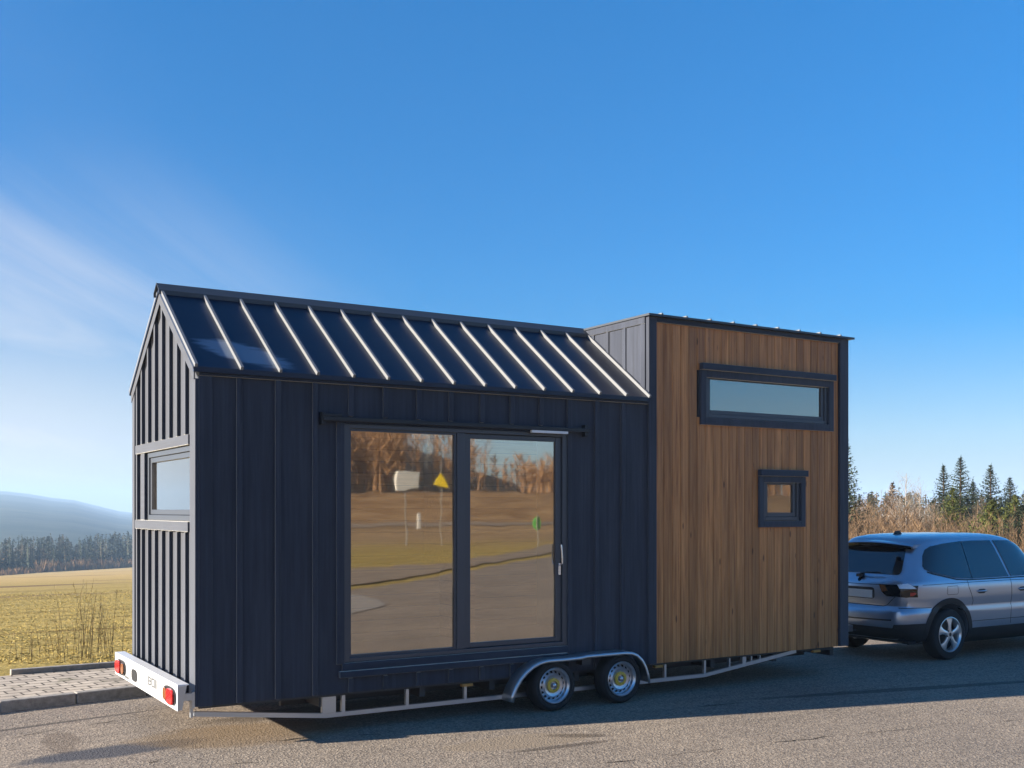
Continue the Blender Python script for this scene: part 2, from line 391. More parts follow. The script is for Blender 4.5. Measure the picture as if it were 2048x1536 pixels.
def tag(o, label=None, cat=None, group=None, kind=None):
    if label: o['label'] = label
    if cat: o['category'] = cat
    if group: o['group'] = group
    if kind: o['kind'] = kind
    return o

# ------------------------------------------------------------------ ground
def sstep(x, a, b):
    u = min(1, max(0, (x - a) / (b - a))); return u * u * (3 - 2 * u)
def lerp_table(x, tab):
    if x <= tab[0][0]: return tab[0][1]
    for (a, va), (b, vb) in zip(tab, tab[1:]):
        if x <= b: return va + (vb - va) * (x - a) / (b - a)
    return tab[-1][1]
def gz(x, y):
    if y > 4.5:
        z = .07 - .049 * max(0, min(y, 450) - 6.0)
        z += .035 * max(-60, min(x - 70, 40)) * sstep(y, 150, 430)
        z += .05 * noise.noise(Vector((x * .13, y * .13, 0))) * sstep(y, 6, 20) + .5 * noise.noise(Vector((x * .012, y * .02, 3))) * sstep(y, 40, 160)
        return z - 9 * sstep(y, 455, 560)
    D = -y
    if D > 40:
        h = lerp_table(D, [(40, 0), (65, 0), (90, 1.0), (97, 4.0), (115, 6.2), (210, 24), (400, 34), (6000, 34)])
        k = 1 - .9 * sstep(x / D, .30, .80) if D > 97 else 1
        k = max(k, 4.4 / h if h > 4.4 else 1) if D > 97 else 1
        return h * k + .25 * noise.noise(Vector((x * .05, y * .05, 0))) * sstep(D, 60, 90) - .02
    return -.035 if y < 4.0 else -.035 + (y - 4.0) / .5 * .105
def grid_vals(lim, step0, ratio, cap):
    v = [0.0]; st = step0
    while v[-1] < lim: v.append(v[-1] + st); st = min(st * ratio, cap)
    return v
gx = grid_vals(5200, .7, 1.045, 400)
xs = sorted(set([-a for a in gx] + gx))
ysv = sorted(set([4.6 + a for a in grid_vals(5200, .6, 1.045, 400)] + [-a + 4.0 for a in grid_vals(900, 2, 1.06, 60)] + [-92, -97, -90]))
vs = []; fs = []
for y in ysv:
    for x in xs: vs.append((x, y, gz(x, y)))
nx = len(xs)
for j in range(len(ysv) - 1):
    for i in range(nx - 1):
        a = j * nx + i; fs.append((a, a + 1, a + 1 + nx, a + nx))
g = MB(); g.add(vs, fs)
ob = g.build('field', 'meadow', smooth=True, fix=False); tag(ob, kind='structure')
# faces of the wooded bank behind the viewer
ob.data.materials.append(MATS['brown_bank'])
for p in ob.data.polygons:
    c = p.center
    if c.y < -86: p.material_index = 1

kerb = [(-40, -7.5), (-12, .12), (-1.28, 2.75), (.25, 3.0), (2.5, 3.06), (7.0, 3.0), (60, 2.4)]
back = [(-.95, 4.70), (.3, 4.74), (3, 4.74), (7.0, 4.6)]
def strip_sheet(name, poly, z, m, sub=False):
    g = MB(); n = len(poly)
    g.add([(p[0], p[1], z(p[0], p[1]) if callable(z) else z) for p in poly], [tuple(range(n))])
    o = g.build(name, m, fix=True); tag(o, kind='structure')
    if o.data.polygons[0].normal.z < 0: o.data.flip_normals()
    return o
far_line = [(-40, -14), (0, -12.4), (8.4, -16.34), (24.0, -30.7), (60, -62)]
strip_sheet('parking_asphalt', kerb + list(reversed(far_line)), 0.0, 'asphalt')
def offs(line, d):
    out = []
    for i, p in enumerate(line):
        a = Vector(line[max(0, i - 1)]); b = Vector(line[min(len(line) - 1, i + 1)]); t_ = (b - a).normalized()
        out.append((p[0] - t_.y * d, p[1] + t_.x * d))
    return out
# front kerb stones and pavers behind them
g = MB(); ko = offs(kerb, .12)
for i in range(len(kerb) - 1):
    a, b_ = Vector(kerb[i]), Vector(kerb[i + 1]); c, d = Vector(ko[i]), Vector(ko[i + 1])
    n = max(1, round((b_ - a).length / 1.0)) if -5 < a.x < 14 or -5 < b_.x < 14 else 4
    for k in range(n):
        u0, u1 = k / n + .003, (k + 1) / n - .003
        P = [a.lerp(b_, u0), a.lerp(b_, u1), c.lerp(d, u1), c.lerp(d, u0)]
        h = .115 + random.uniform(-.004, .004)
        g.add([(p.x, p.y, -.03) for p in P] + [(p.x, p.y, h) for p in P], [(4, 5, 6, 7), (0, 1, 5, 4), (1, 2, 6, 5), (2, 3, 7, 6), (3, 0, 4, 7)])
tag(g.build('kerb', 'kerb_stone', bevel=.012), kind='structure')
pv = [p for p in ko if p[0] > -12.5 and p[0] < 7.3]
pave = pv + [(7.0, 4.6), (3, 4.70), (.3, 4.70), (-.95, 4.68), (-12, 3.4)]
g = MB(); g.prism(pave, 'z', .0, .105)
tag(g.build('pavement', 'pavers'), kind='structure')
g = MB(); bo = offs(back, .09)
for i in range(len(back) - 1):
    a, b_ = Vector(back[i]), Vector(back[i + 1]); c, d = Vector(bo[i]), Vector(bo[i + 1])
    n = max(1, round((b_ - a).length))
    for k in range(n):
        u0, u1 = k / n + .004, (k + 1) / n - .004
        P = [a.lerp(b_, u0), a.lerp(b_, u1), c.lerp(d, u1), c.lerp(d, u0)]
        h = .165 + random.uniform(-.006, .006)
        g.add([(p.x, p.y, 0) for p in P] + [(p.x, p.y, h) for p in P], [(4, 5, 6, 7), (0, 1, 5, 4), (1, 2, 6, 5), (2, 3, 7, 6), (3, 0, 4, 7)])
tag(g.build('edging_stones', 'kerb_stone', bevel=.01), kind='structure')
# dirt cracks in the asphalt
g = MB()
def crack(pts, w, z=.004):
    for (x0, y0), (x1, y1) in zip(pts, pts[1:]):
        n = max(2, int(math.hypot(x1 - x0, y1 - y0) / .05)); prev = None
        for k in range(n + 1):
            u = k / n; x = x0 + (x1 - x0) * u; y = y0 + (y1 - y0) * u
            jx = noise.noise(Vector((x * 5, y * 5, 1))) * .05 + noise.noise(Vector((x * 21, y * 9, 2))) * .02; ww = .7 * w * max(0.0, .15 + 1.1 * noise.noise(Vector((x * 3, y * 3, 7))))
            cur = ((x, y + jx - ww, z), (x, y + jx + ww, z))
            if prev and ww > .001: g.add([prev[0], cur[0], cur[1], prev[1]], [(0, 1, 2, 3)])
            prev = cur
crack([(-.5, -.35), (.25, -.02), (.95, -.08), (1.6, -.3)], .022)
crack([(1.3, -2.2), (3.0, -2.35), (5.2, -2.55), (9, -3.3)], .016)
crack([(-1.9, 1.1), (-.9, 1.5), (.6, 1.9)], .018)
crack([(4.6, -.75), (6.5, -.9), (8.3, -1.0)], .02)
crack([(-1.4, -.6), (.2, -.75), (.7, -.95)], .01)
tag(g.build('road_cracks', 'crack_dirt', fix=False), kind='structure')
# access road and main road behind the viewer (seen mirrored in the door glass)
strip_sheet('access_road', [(8.6, -17.6), (24.2, -32.2), (60, -63.5), (60, -74), (31.7, -42.3), (18.3, -28.8), (12.2, -25.3), (-30, -22), (-30, -15.2), (0, -13.6)], .01, 'asphalt_far')
strip_sheet('traffic_island', [(7.9, -15.0), (7.75, -13.2), (7.3, -11.8), (5.8, -10.4), (4.2, -10.9), (2.5, -12.2), (3.5, -13.6)], .012, 'kerb_stone')
g = MB()
for i in range(-12, 60):
    x0, x1 = i * 5, i * 5 + 5
    g.add([(x0, -78, gz(x0, -78) + .06), (x1, -78, gz(x1, -78) + .06), (x1, -84, gz(x1, -84) + .08), (x0, -84, gz(x0, -84) + .08)], [(0, 3, 2, 1)])
tag(g.build('main_road', 'asphalt_far'), kind='structure')

# far mountain ridge
g = MB(); vs = []; nx2 = 90; ny2 = 26
def ridge_h(px):   # skyline height above the camera plane by viewing column
    return lerp_table(px, [(-900, -12), (-500, 6), (-200, 34), (0, 37.5), (30, 36.5), (95, 25), (150, 19), (200, 6), (265, -9), (330, -6), (500, -14), (1100, -18), (2000, -20), (3200, -24)])
F = Vector((math.cos(1.0207), math.sin(1.0207))); Rr = Vector((math.sin(1.0207), -math.cos(1.0207)))
for j in range(ny2 + 1):
    u = j / ny2; dep = 620 + 3480 * u
    for i in range(nx2 + 1):
        px = -900 + 4100 * i / nx2
        d = F + Rr * (px - 1024) / 2167.1
        x, y = -2.6 + d.x * dep, -9.5 + d.y * dep
        top = 2 + ridge_h(px) / 2167.1 * 4100
        z = -24 + (top + 24) * (u ** .8) + 5 * noise.noise(Vector((x * .002, y * .002, 0))) * u * (1 - u) * 4 + 1.2 * noise.noise(Vector((x * .011, y * .011, 0))) * u
        vs.append((x, y, z))
for j in range(ny2):
    for i in range(nx2):
        a = j * (nx2 + 1) + i; g.f.append((a, a + 1, a + nx2 + 2, a + nx2 + 1))
g.v = vs
tag(g.build('mountain', 'mountain_forest', smooth=True, fix=False), kind='structure')

# ------------------------------------------------------------------ tiny house on its trailer
ZB, ZE, ZT, L1, L2, WD = .364, 3.30, 4.25, 4.99, 8.21, 2.4
EV_Y, EV_Z, RG_Z = -.065, 3.335, 4.225
house = empty('tiny_house', (0, 0, 0))
tag(house, 'dark clad tiny house on a trailer with metal gable roof and tall brown timber end', 'tiny house')
def wallgrid(mb, a0, a1, b0, b1, holes, fn):
    As = sorted({a0, a1, *[h[0] for h in holes], *[h[1] for h in holes]}); Bs = sorted({b0, b1, *[h[2] for h in holes], *[h[3] for h in holes]})
    for i in range(len(As) - 1):
        for j in range(len(Bs) - 1):
            ca, cb = (As[i] + As[i + 1]) / 2, (Bs[j] + Bs[j + 1]) / 2
            if any(h[0] < ca < h[1] and h[2] < cb < h[3] for h in holes): continue
            fn(mb, As[i], As[i + 1], Bs[j], Bs[j + 1])
DOOR = (1.36, 3.90, .65, 2.90)
# long front wall: boards with proud cover battens
g = MB()
wallgrid(g, 0.0, L1, ZB, ZE, [DOOR], lambda m_, a, b_, c, d: m_.box(a, b_, 0, .10, c, d))
front = g.build('long_wall', 'paint_upright', house)
g = MB()
for k in range(14):
    x = .36 + .3565 * k
    if x > 4.93: continue
    if 1.36 < x < 3.92:
        g.box(x - .024, x + .024, -.030, -.0005, ZB + .004, .50); g.box(x - .024, x + .024, -.030, -.0005, 2.97, 3.262)
    else:
        g.box(x - .024, x + .024, -.030, -.0005, ZB + .004, 3.262)
g.box(.0, .115, -.032, -.0005, ZB + .002, 3.26)
g.build('cover_batten', 'paint_upright', front, bevel=.003)
g = MB(); g.box(.0, L1 - .001, -.036, -.001, 3.264, 3.322)
g.build('eave_board', 'paint_along', house, bevel=.004)
# gable wall
GW = (.17, 1.86, 1.985, 2.665)
def gable_top(y): return EV_Z - .03 + (RG_Z - EV_Z) * (1 - abs(y - 1.2) / 1.265) - .01
g = MB()
g.box(0, .1, .101, GW[0], ZB, 3.28); g.box(0, .1, GW[1], WD, ZB, 3.28)
g.box(0, .1, GW[0], GW[1], ZB, GW[2]); g.box(0, .1, GW[0], GW[1], GW[3], 3.28)
g.prism([(.101, 3.281), (WD, 3.281), (WD, gable_top(WD)), (1.2, gable_top(1.2)), (.101, gable_top(.101))], 'x', 0, .1)
gw = g.build('gable_wall', 'paint_upright', house)
g = MB()
for k, y in enumerate([.30, .585, .865, 1.145, 1.43, 1.71, 1.985, 2.2]):
    tz = gable_top(y) - .03
    w = .05
    if GW[0] - .1 < y < GW[1] + .14:
        g.box(-.034, -.0005, y, y + w, ZB + .01, 1.885); g.box(-.034, -.0005, y, y + w, 2.765, tz)
    else:
        g.box(-.034, -.0005, y, y + w, ZB + .01, tz)
g.build('cover_batten', 'paint_upright', gw, bevel=.003)
for ja, jb, jc in ((-.0325, .145, 3.235), (2.31, WD + .01, 3.33)): MB().box(-.036, -.0008, ja, jb, ZB + .004, jc).build('corner_board', 'paint_upright', gw, bevel=.004)
# rake boards
g = MB()
sl_ = (RG_Z - EV_Z) / 1.265
for sgn in (1, -1):
    ya, yb = (-.03, 1.2) if sgn == 1 else (2.43, 1.2)
    za = EV_Z + (abs(ya - (EV_Y if sgn == 1 else 2.465))) * sl_ - .035; zb2 = RG_Z - .035
    g.prism([(ya, za), (yb, zb2), (yb, zb2 - .105), (ya, za - .10)], 'x', -.045 - .002 * sgn, -.037)
g.build('rake_board', 'paint_across', gw)

# gable window
gwin = empty('gable_window', (0, 0, 0), house)
g = MB(); g.box(-.048, -.001, GW[0] - .02, 2.22, 2.668, 2.757); g.box(-.052, -.001, GW[0] - .02, 2.22, 1.893, 1.982)
g.box(-.036, -.001, GW[1] + .002, GW[1] + .16, 1.984, 2.666)
g.build('window_surround', 'paint_across', gwin, bevel=.004)
g = MB()
def rectframe(mb, fixed0, fixed1, a0, a1, b0, b1, w, plane='x', wt=None):
    wt = wt or w
    def B(p, q, r_, s_):
        if plane == 'x': mb.box(fixed0, fixed1, p, q, r_, s_)
        else: mb.box(p, q, fixed0, fixed1, r_, s_)
    B(a0, a0 + w, b0, b1); B(a1 - w, a1, b0, b1); B(a0 + w, a1 - w, b0, b0 + wt); B(a0 + w, a1 - w, b1 - wt, b1)
rectframe(g, -.012, .07, GW[0] + .002, GW[1] - .04, GW[2] + .002, GW[3] - .002, .05)
g.build('frame', 'window_frame', gwin, bevel=.004)
g = MB(); rectframe(g, .004, .06, GW[0] + .055, GW[1] - .093, GW[2] + .055, GW[3] - .055, .05)
g.build('sash', 'window_frame', gwin, bevel=.004)
g = MB(); g.box(.028, .034, GW[0] + .104, GW[1] - .142, GW[2] + .104, GW[3] - .104)
g.build('pane', 'glazing', gwin)

# sliding door
door = empty('sliding_door', (0, 0, 0), house)
X0, X1, Z0, Z1 = DOOR
g = MB(); rectframe(g, -.014, .085, X0 + .002, X1 - .002, Z0 + .002, Z1 - .002, .055, 'y', .04)
g.box(2.575, 2.665, -.008, .08, Z0 + .043, Z1 - .043)
g.build('frame', 'window_frame', door, bevel=.004)
g = MB(); rectframe(g, .006, .05, X0 + .058, 2.573, Z0 + .043, Z1 - .043, .022, 'y'); g.build('fixed_sash', 'window_frame', door)
g = MB(); rectframe(g, .012, .06, 2.668, X1 - .060, Z0 + .046, Z1 - .046, .070, 'y', .048); g.build('sliding_sash', 'window_frame', door, bevel=.004)
g = MB(); g.box(X0 + .079, 2.552, .026, .032, Z0 + .064, Z1 - .064)
g.build('pane', 'glazing', door)
g = MB(); g.box(2.737, X1 - .129, .032, .038, Z0 + .093, Z1 - .093)
g.build('pane', 'glazing', door)
for ja, jb in ((X0 - .075, X0), (X1, X1 + .03)): MB().box(ja, jb, -.031, -.001, .64, 2.91).build('jamb_board', 'paint_upright', door, bevel=.004)
g = MB(); g.box(X0 - .05, X1 - .01, -.055, -.001, .512, .572); g.box(X0 - .02, X1 + .01, -.03, -.001, .574, .646)
g.build('sill', 'paint_along', door, bevel=.006)
hd = empty('roller_rail', (0, 0, 0), door)
g = MB(); g.box(1.13, 4.16, -.075, -.035, 2.915, 2.955); g.box(1.12, 1.16, -.06, -.001, 2.88, 2.995); g.box(4.10, 4.145, -.06, -.001, 2.87, 2.995)
g.box(1.13, 1.32, -.07, -.03, 2.957, 2.985)
g.build('roller_rail_bar', 'black_steel', hd, bevel=.004)
g = MB(); g.box(3.42, 3.87, -.078, -.04, 2.888, 2.913); g.build('white_strip', 'white_plastic', hd)
g = MB(); g.box(3.795, 3.825, -.006, .010, 1.40, 1.52)
g.tube([(3.81, -.02, 1.50), (3.81, -.055, 1.52), (3.805, -.06, 1.60), (3.80, -.05, 1.72)], .009, 8)
g.build('handle', 'handle_silver', door, smooth='auto')

# timber-clad tall box
BW = (5.84, 7.86, 3.155, 3.70)   # big window opening
SW = (6.75, 7.37, 1.955, 2.49)   # small window
g = MB(); n_b = 24; bw = (8.055 - 5.103) / n_b
for k in range(n_b):
    a = 5.103 + k * bw
    cuts = [(ZB, 4.188)]
    for (h0, h1, v0, v1) in (BW, SW):
        new = []
        for (p, q) in cuts:
            if a + bw <= h0 or a >= h1 or v1 < p or v0 > q: new.append((p, q))
            else: new += [(p, v0), (v1, q)]
        cuts = new
    dy = random.uniform(-.0012, .0012)
    for p, q in cuts:
        x0_, x1_ = a + .0012, a + bw - .0012
        g.prism([(x0_, .02), (x0_, .002 + dy), (x0_ + .006, -.004 + dy), (x1_ - .006, -.004 + dy), (x1_, .002 + dy), (x1_, .02)], 'z', p, q)
wc = g.build('timber_cladding', 'stained_wood', house)
g = MB(); wallgrid(g, L1 + .004, L2 - .004, ZB + .002, 4.18, [BW, SW], lambda m_, a, b_, c, d: m_.box(a, b_, .021, .10, c, d))
g.build('wall_backing', 'soffit', wc)
for ja, jb in ((L1, 5.102), (8.056, L2)): MB().box(ja, jb, -.034, .02, ZB, 4.245).build('corner_board', 'paint_upright', house, bevel=.004)
MB().box(5.103, 8.055, -.033, .02, 4.19, 4.245).build('top_board', 'paint_along', house, bevel=.004)
# box side above the gable roof (and right end, back)
bs = MB(); bs.box(L1 + .001, L1 + .1, .021, WD, ZB, 4.245); bs.box(L2 - .1, L2 - .001, .021, WD, ZB, 4.245); bs.box(L1 + .101, L2 - .101, WD - .1, WD, ZB, 4.245)
bs = bs.build('end_wall', 'paint_upright', house)
g = MB()
for y in (.378, .703, .992, 1.28, 1.57, 1.86, 2.15): g.box(L1 - .014, L1, y, y + .05, 3.3, 4.17)
g.box(L1 - .018, L1, .022, WD, 4.172, 4.243); g.box(L1 - .016, L1, .022, .10, 3.3, 4.170)
g.build('cover_batten', 'paint_upright', bs, bevel=.003)
g = MB(); g.box(0.101, L1, WD - .1, WD, ZB, ZE); g.build('back_wall', 'paint_upright', house)
# box roof
g = MB(); g.box(L1 - .03, L2 + .065, -.075, WD + .06, 4.248, 4.272)
br_ = g.build('flat_roof', 'ridge_metal', house)
g = MB()
for k in range(9): g.box(5.15 + k * .36, 5.175 + k * .36, -.06, WD + .04, 4.273, 4.292)
g.build('standing_seam', 'seam_sunlit', br_)

def box_window(name, o, plane_y, trim, glass_in):
    w = empty(name, (0, 0, 0), house); a0, a1, b0, b1 = o
    g = MB(); rectframe(g, -.034, .020, a0 - trim, a1 + trim, b0 - trim, b1 + .002, trim - .002, 'y', trim - .002)
    g.build('window_surround', 'paint_upright', w, bevel=.004)
    g = MB(); g.box(a0 - trim, a1 + trim + .02, -.062, .018, b1 + .004, b1 + .08); g.build('head_board', 'paint_along', w, bevel=.005)
    g = MB(); rectframe(g, -.004, .07, a0 + .002, a1 - .002, b0 + .002, b1 - .002, .045, 'y'); g.build('frame', 'window_frame', w, bevel=.004)
    g = MB(); rectframe(g, .014, .072, a0 + .048, a1 - .048, b0 + .048, b1 - .048, glass_in, 'y'); g.build('sash', 'window_frame', w, bevel=.004)
    g = MB(); q = .048 + glass_in - .001; g.box(a0 + q, a1 - q, .034, .040, b0 + q, b1 - q); g.build('pane', 'glazing', w)
box_window('wide_window', BW, 0, .085, .045)
box_window('small_window', SW, 0, .078, .05)

# gable roof with standing seams
roof = MB()
xa, xb = -.055, L1 - .02
for sgn in (1, -1):
    ye = EV_Y if sgn == 1 else WD - EV_Y
    roof.prism([(ye, EV_Z), (1.2, RG_Z), (1.2, RG_Z - .03), (ye, EV_Z - .03)], 'x', xa, xb)
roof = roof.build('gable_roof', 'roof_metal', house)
g = MB(); nn = Vector((0, -sl_, 1)).normalized()
def seam(mb, x, sgn, w=.0125, h=.034):
    ye = EV_Y - .012 if sgn == 1 else WD - EV_Y + .012
    yt = 1.2 - sgn * .055
    n_ = Vector((0, -sl_ * sgn, 1)).normalized()
    P0 = Vector((0, ye, EV_Z - .012 * sl_)); P1 = Vector((0, yt, RG_Z - .055 * sl_))
    mb.prism([(P0.y, P0.z), (P1.y, P1.z), (P1.y + n_.y * h, P1.z + n_.z * h), (P0.y + n_.y * h, P0.z + n_.z * h)], 'x', x - w, x + w)
for k in range(-1, 14):
    x = .365 + .3565 * k if k >= 0 else -.04
    if x > 4.96: x = 4.965
    seam(g, x, 1); seam(g, x, -1)
g.build('standing_seam', 'seam_sunlit', roof)
g = MB()
for sgn in (1, -1):
    y1 = 1.2 - sgn * .105; z1 = RG_Z - .105 * sl_
    g.prism([(y1, z1 + .045), (1.2, RG_Z + .055), (1.2, RG_Z + .047), (y1, z1 + .037)], 'x', xa - .02, L1 - .015)
    g.prism([(y1 - sgn * .002, z1 + .046), (y1 + sgn * .004, z1 + .046), (y1 + sgn * .004, z1 + .004), (y1 - sgn * .002, z1 + .004)], 'x', xa - .02, L1 - .015)
g.build('ridge_cap', 'ridge_metal', roof)
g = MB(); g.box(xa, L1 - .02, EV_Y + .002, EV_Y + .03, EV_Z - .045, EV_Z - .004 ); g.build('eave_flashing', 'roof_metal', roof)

# interior: floor, pine lining, partition, ceiling
inn = empty('interior', (0, 0, 0), house)
g = MB(); g.box(.101, L2 - .101, .101, WD - .101, ZB + .004, .60); g.build('floor', 'floor_inside', inn)
g = MB(); g.box(.102, L1, WD - .13, WD - .102, .602, 3.25); g.box(.101, .12, GW[1] + .03, WD - .14, .602, 3.2)
g.box(.103, .118, .103, GW[0] - .03, .602, 3.2); g.box(.103, .118, GW[0] - .03, GW[1] + .03, .602, GW[2] - .02); g.box(.103, .118, GW[0] - .03, GW[1] + .03, GW[3] + .02, 3.2)
g.box(3.35, 3.41, 1.1, WD - .135, .602, 3.2)
g.box(4.6, 4.66, .12, 1.1, .602, 3.2)
g.build('pine_lining', 'pine_inside', inn)
g = MB(); g.prism([(.12, 3.2), (1.2, 3.95), (WD - .14, 3.2), (WD - .14, 3.23), (1.2, 3.98), (.12, 3.23)], 'x', .12, L1 - .02); g.build('ceiling', 'pine_inside', inn)
g = MB(); g.box(5.2, 8.1, .12, WD - .12, 2.86, 2.92); g.build('loft_floor', 'pine_inside', inn)
g = MB(); g.box(2.1, 3.3, 1.75, WD - .14, .602, 1.42); g.box(2.05, 3.34, 1.70, WD - .14, 1.422, 1.46)
g.build('kitchen_counter', 'pine_inside', inn, bevel=.004)
# little heap of plastic on the floor just inside the left pane
g = MB(); rr = random.Random(3)
o_ = bmesh.new(); bmesh.ops.create_icosphere(o_, subdivisions=2, radius=.045)
for v in o_.verts: v.co *= .75 + .6 * abs(noise.noise(v.co * 40))
me = bpy.data.meshes.new('plastic_bag'); o_.to_mesh(me); o_.free()
me.materials.append(MATS['blue_plastic']); pb = bpy.data.objects.new('plastic_bag', me); COL.objects.link(pb); pb.location = (1.72, .15, .636)
tag(pb, 'small crumpled pale blue plastic bag on the floor behind the left door pane', 'bag')

# ---- trailer chassis
ch = empty('chassis', (0, 0, 0), house)
g = MB()
def side_rail(mb, y):
    pts = [(-.02, .295), (1.2, .160), (5.86, .165), (7.35, .345)]
    for (a, za), (b_, zb_) in zip(pts, pts[1:]): mb.bar((a, y, za), (b_, y, zb_), .045, .042)
side_rail(g, .055); side_rail(g, 2.345)
for y in (.055, 2.345):
    for x, w in [(1.36, .035), (2.03, .032), (2.68, .03), (5.27, .028), (5.86, .03), (6.25, .02), (6.6, .018), (6.74, .018)]:
        z = .16 if x < 5.9 else .165 + (x - 5.86) * .121
        g.box(x, x + w, y - .018, y + .018, z + .012, ZB - .029)
    g.box(1.165, 1.30, y - .022, y + .022, .182, ZB - .029); g.box(6.46, 6.52, y - .02, y + .02, .26, ZB - .029)
g.build('side_rail', 'galvanised', ch)
g = MB()
for y in (.055, 2.345): g.box(.02, 7.9, y - .02, y + .02, ZB - .026, ZB - .002)
for x in (1.15, 2.2, 3.0, 4.06, 5.0, 6.0, 7.0, 8.0): g.box(x, x + .06, .08, 2.32, .24, ZB - .003)
for y in (.42, 1.92): g.box(.9, 7.9, y, y + .06, .22, ZB - .004)
g.build('cross_member', 'chassis_dark', ch)
g = MB()
for xw in (3.63, 4.50): g.tube([(xw, .1, .255), (xw, 2.3, .255)], .035, 10)
g.build('axle', 'chassis_dark', ch)
for ja, jb in ((2.64, 2.76), (5.11, 5.22), (7.62, 7.74)): MB().box(ja, jb, -.002, .05, ZB - .052, ZB - .026).build('wood_spacer', 'orange_timber', ch)
g = MB(); g.box(7.5, 7.95, .03, .06, ZB - .04, ZB - .004); g.build('black_bracket', 'black_steel', ch)
g = MB(); g.bar((7.3, .35, .31), (9.32, 1.02, .40), .06, .09)
g.v = [(x, y, z) for x, y, z in g.v]
g = MB()
for y0 in (.45, 1.55):
    a = Vector((7.2, y0, .31)); b_ = Vector((9.15, 1.0, .42)); sd = Vector((0, .03, 0)); up = Vector((0, 0, .05))
    g.add([a - sd - up, a + sd - up, a + sd + up, a - sd + up, b_ - sd - up, b_ + sd - up, b_ + sd + up, b_ - sd + up],
          [(0, 1, 2, 3), (7, 6, 5, 4), (0, 4, 5, 1), (1, 5, 6, 2), (2, 6, 7, 3), (3, 7, 4, 0)])
g.box(9.1, 9.42, .95, 1.05, .38, .47)
g.build('drawbar', 'galvanised', ch)

def trailer_wheel(x, y, side):
    w = empty('wheel', (x, y, .265), house)
    s_ = side
    g = MB(); prof = [(.178, -.02), (.20, .0), (.235, .004), (.256, -.012), (.265, -.04), (.265, -.14), (.256, -.168), (.235, -.184), (.185, -.18)]
    prof = [(r, -h * s_ * -1) for r, h in prof]
    g.lathe([(r, h * 1) for r, h in prof], (0, 0, 0), 48)
    g.build('tyre', 'tyre', w, smooth='auto')
    g = MB()
    pr = [(.186, .002), (.190, -.004), (.182, .004), (.176, -.012), (.164, -.022), (.160, -.055), (.150, -.062), (.128, -.046), (.112, -.030), (.092, -.036), (.070, -.040), (.02, -.040)]
    g.lathe([(r, h * s_) for r, h in pr], (0, 0, 0), 64, skip=lambda i, j: i == 6 and (j % 4) in (0, 1))
    g.build('rim', 'steel_wheel', w, smooth='auto')
    g = MB(); g.lathe([(.17, -.09 * s_), (.01, -.09 * s_)], (0, 0, 0), 24); g.build('brake_drum', 'black_steel', w)
    g = MB(); pts = []
    g.lathe([(.078, -.037 * s_), (.076, -.024 * s_), (.045, -.020 * s_), (.043, -.034 * s_)], (0, 0, 0), 12); g.build('hub_ring', 'hub_yellow', w)
    g = MB(); g.lathe([(.042, -.036 * s_), (.041, -.026 * s_)], (0, 0, 0), 20); g.lathe([(.024, -.034 * s_), (.022, -.012 * s_), (.012, -.006 * s_), (.0005, -.005 * s_)], (0, 0, 0), 20); g.build('hub_cap', 'steel_wheel', w, smooth='auto')
    for c in w.children: c.location = (0, 0, 0)
    return w
for xw in (3.63, 4.50):
    w = trailer_wheel(xw, -.19, -1)     # outward is -Y
    w2 = trailer_wheel(xw, 2.59, 1)
def fender_path():
    P = []
    for k in range(13):
        a = R(188 - k * 8.2); P.append((3.60 + .53 * math.cos(a), .255 + .305 * math.sin(a) if math.sin(a) > 0 else .255 + .53 * math.sin(a)))
    P = [(3.075, .15), (3.09, .215), (3.13, .30), (3.185, .378), (3.255, .445), (3.34, .50), (3.43, .534), (3.52, .548), (3.75, .548), (3.95, .552), (4.02, .562), (4.3, .562), (4.52, .562), (4.62, .552), (4.70, .52), (4.77, .46), (4.82, .38), (4.855, .29), (4.87, .20)]
    return P
def fender(ya, yb, yo):
    P = fender_path(); g = MB(); th = .005
    prof = [(ya, 0), (yb, 0)]
    n = len(P)
    nrm = []
    for i in range(n):
        a = Vector(P[max(0, i - 1)]); b_ = Vector(P[min(n - 1, i + 1)]); t_ = (b_ - a).normalized(); nrm.append(Vector((-t_.y, t_.x)))
    # section: inner edge, outer edge, rolled lip going inward to the wheel
    sec = [(ya, 0), (yo + (-.0 if yo < 1 else 0), 0), (yo + (.012 if yo < 1 else -.012) * -1, -.006), (yo + (.016 if yo < 1 else -.016) * -1, -.02), (yo + (.014 if yo < 1 else -.014) * -1, -.036)]
    for i in range(n):
        for (yy, off) in sec:
            p = Vector(P[i]) + nrm[i] * off; g.v.append((p.x, yy, p.y))
    k = len(sec)
    for i in range(n - 1):
        for j in range(k - 1): g.f.append((i * k + j, (i + 1) * k + j, (i + 1) * k + j + 1, i * k + j + 1))
    ob = g.build('fender', 'galvanised', house, smooth=True)
    so = ob.modifiers.new('solid', 'SOLIDIFY'); so.thickness = .004
    g = MB(); g.box(3.98, 4.10, min(ya, yo) + .03, max(ya, yo) - .03, .45, .545); g.build('bracket', 'chassis_dark', ob)
    return ob
fender(-.037, 0, -.205); fender(2.43, 0, 2.60)

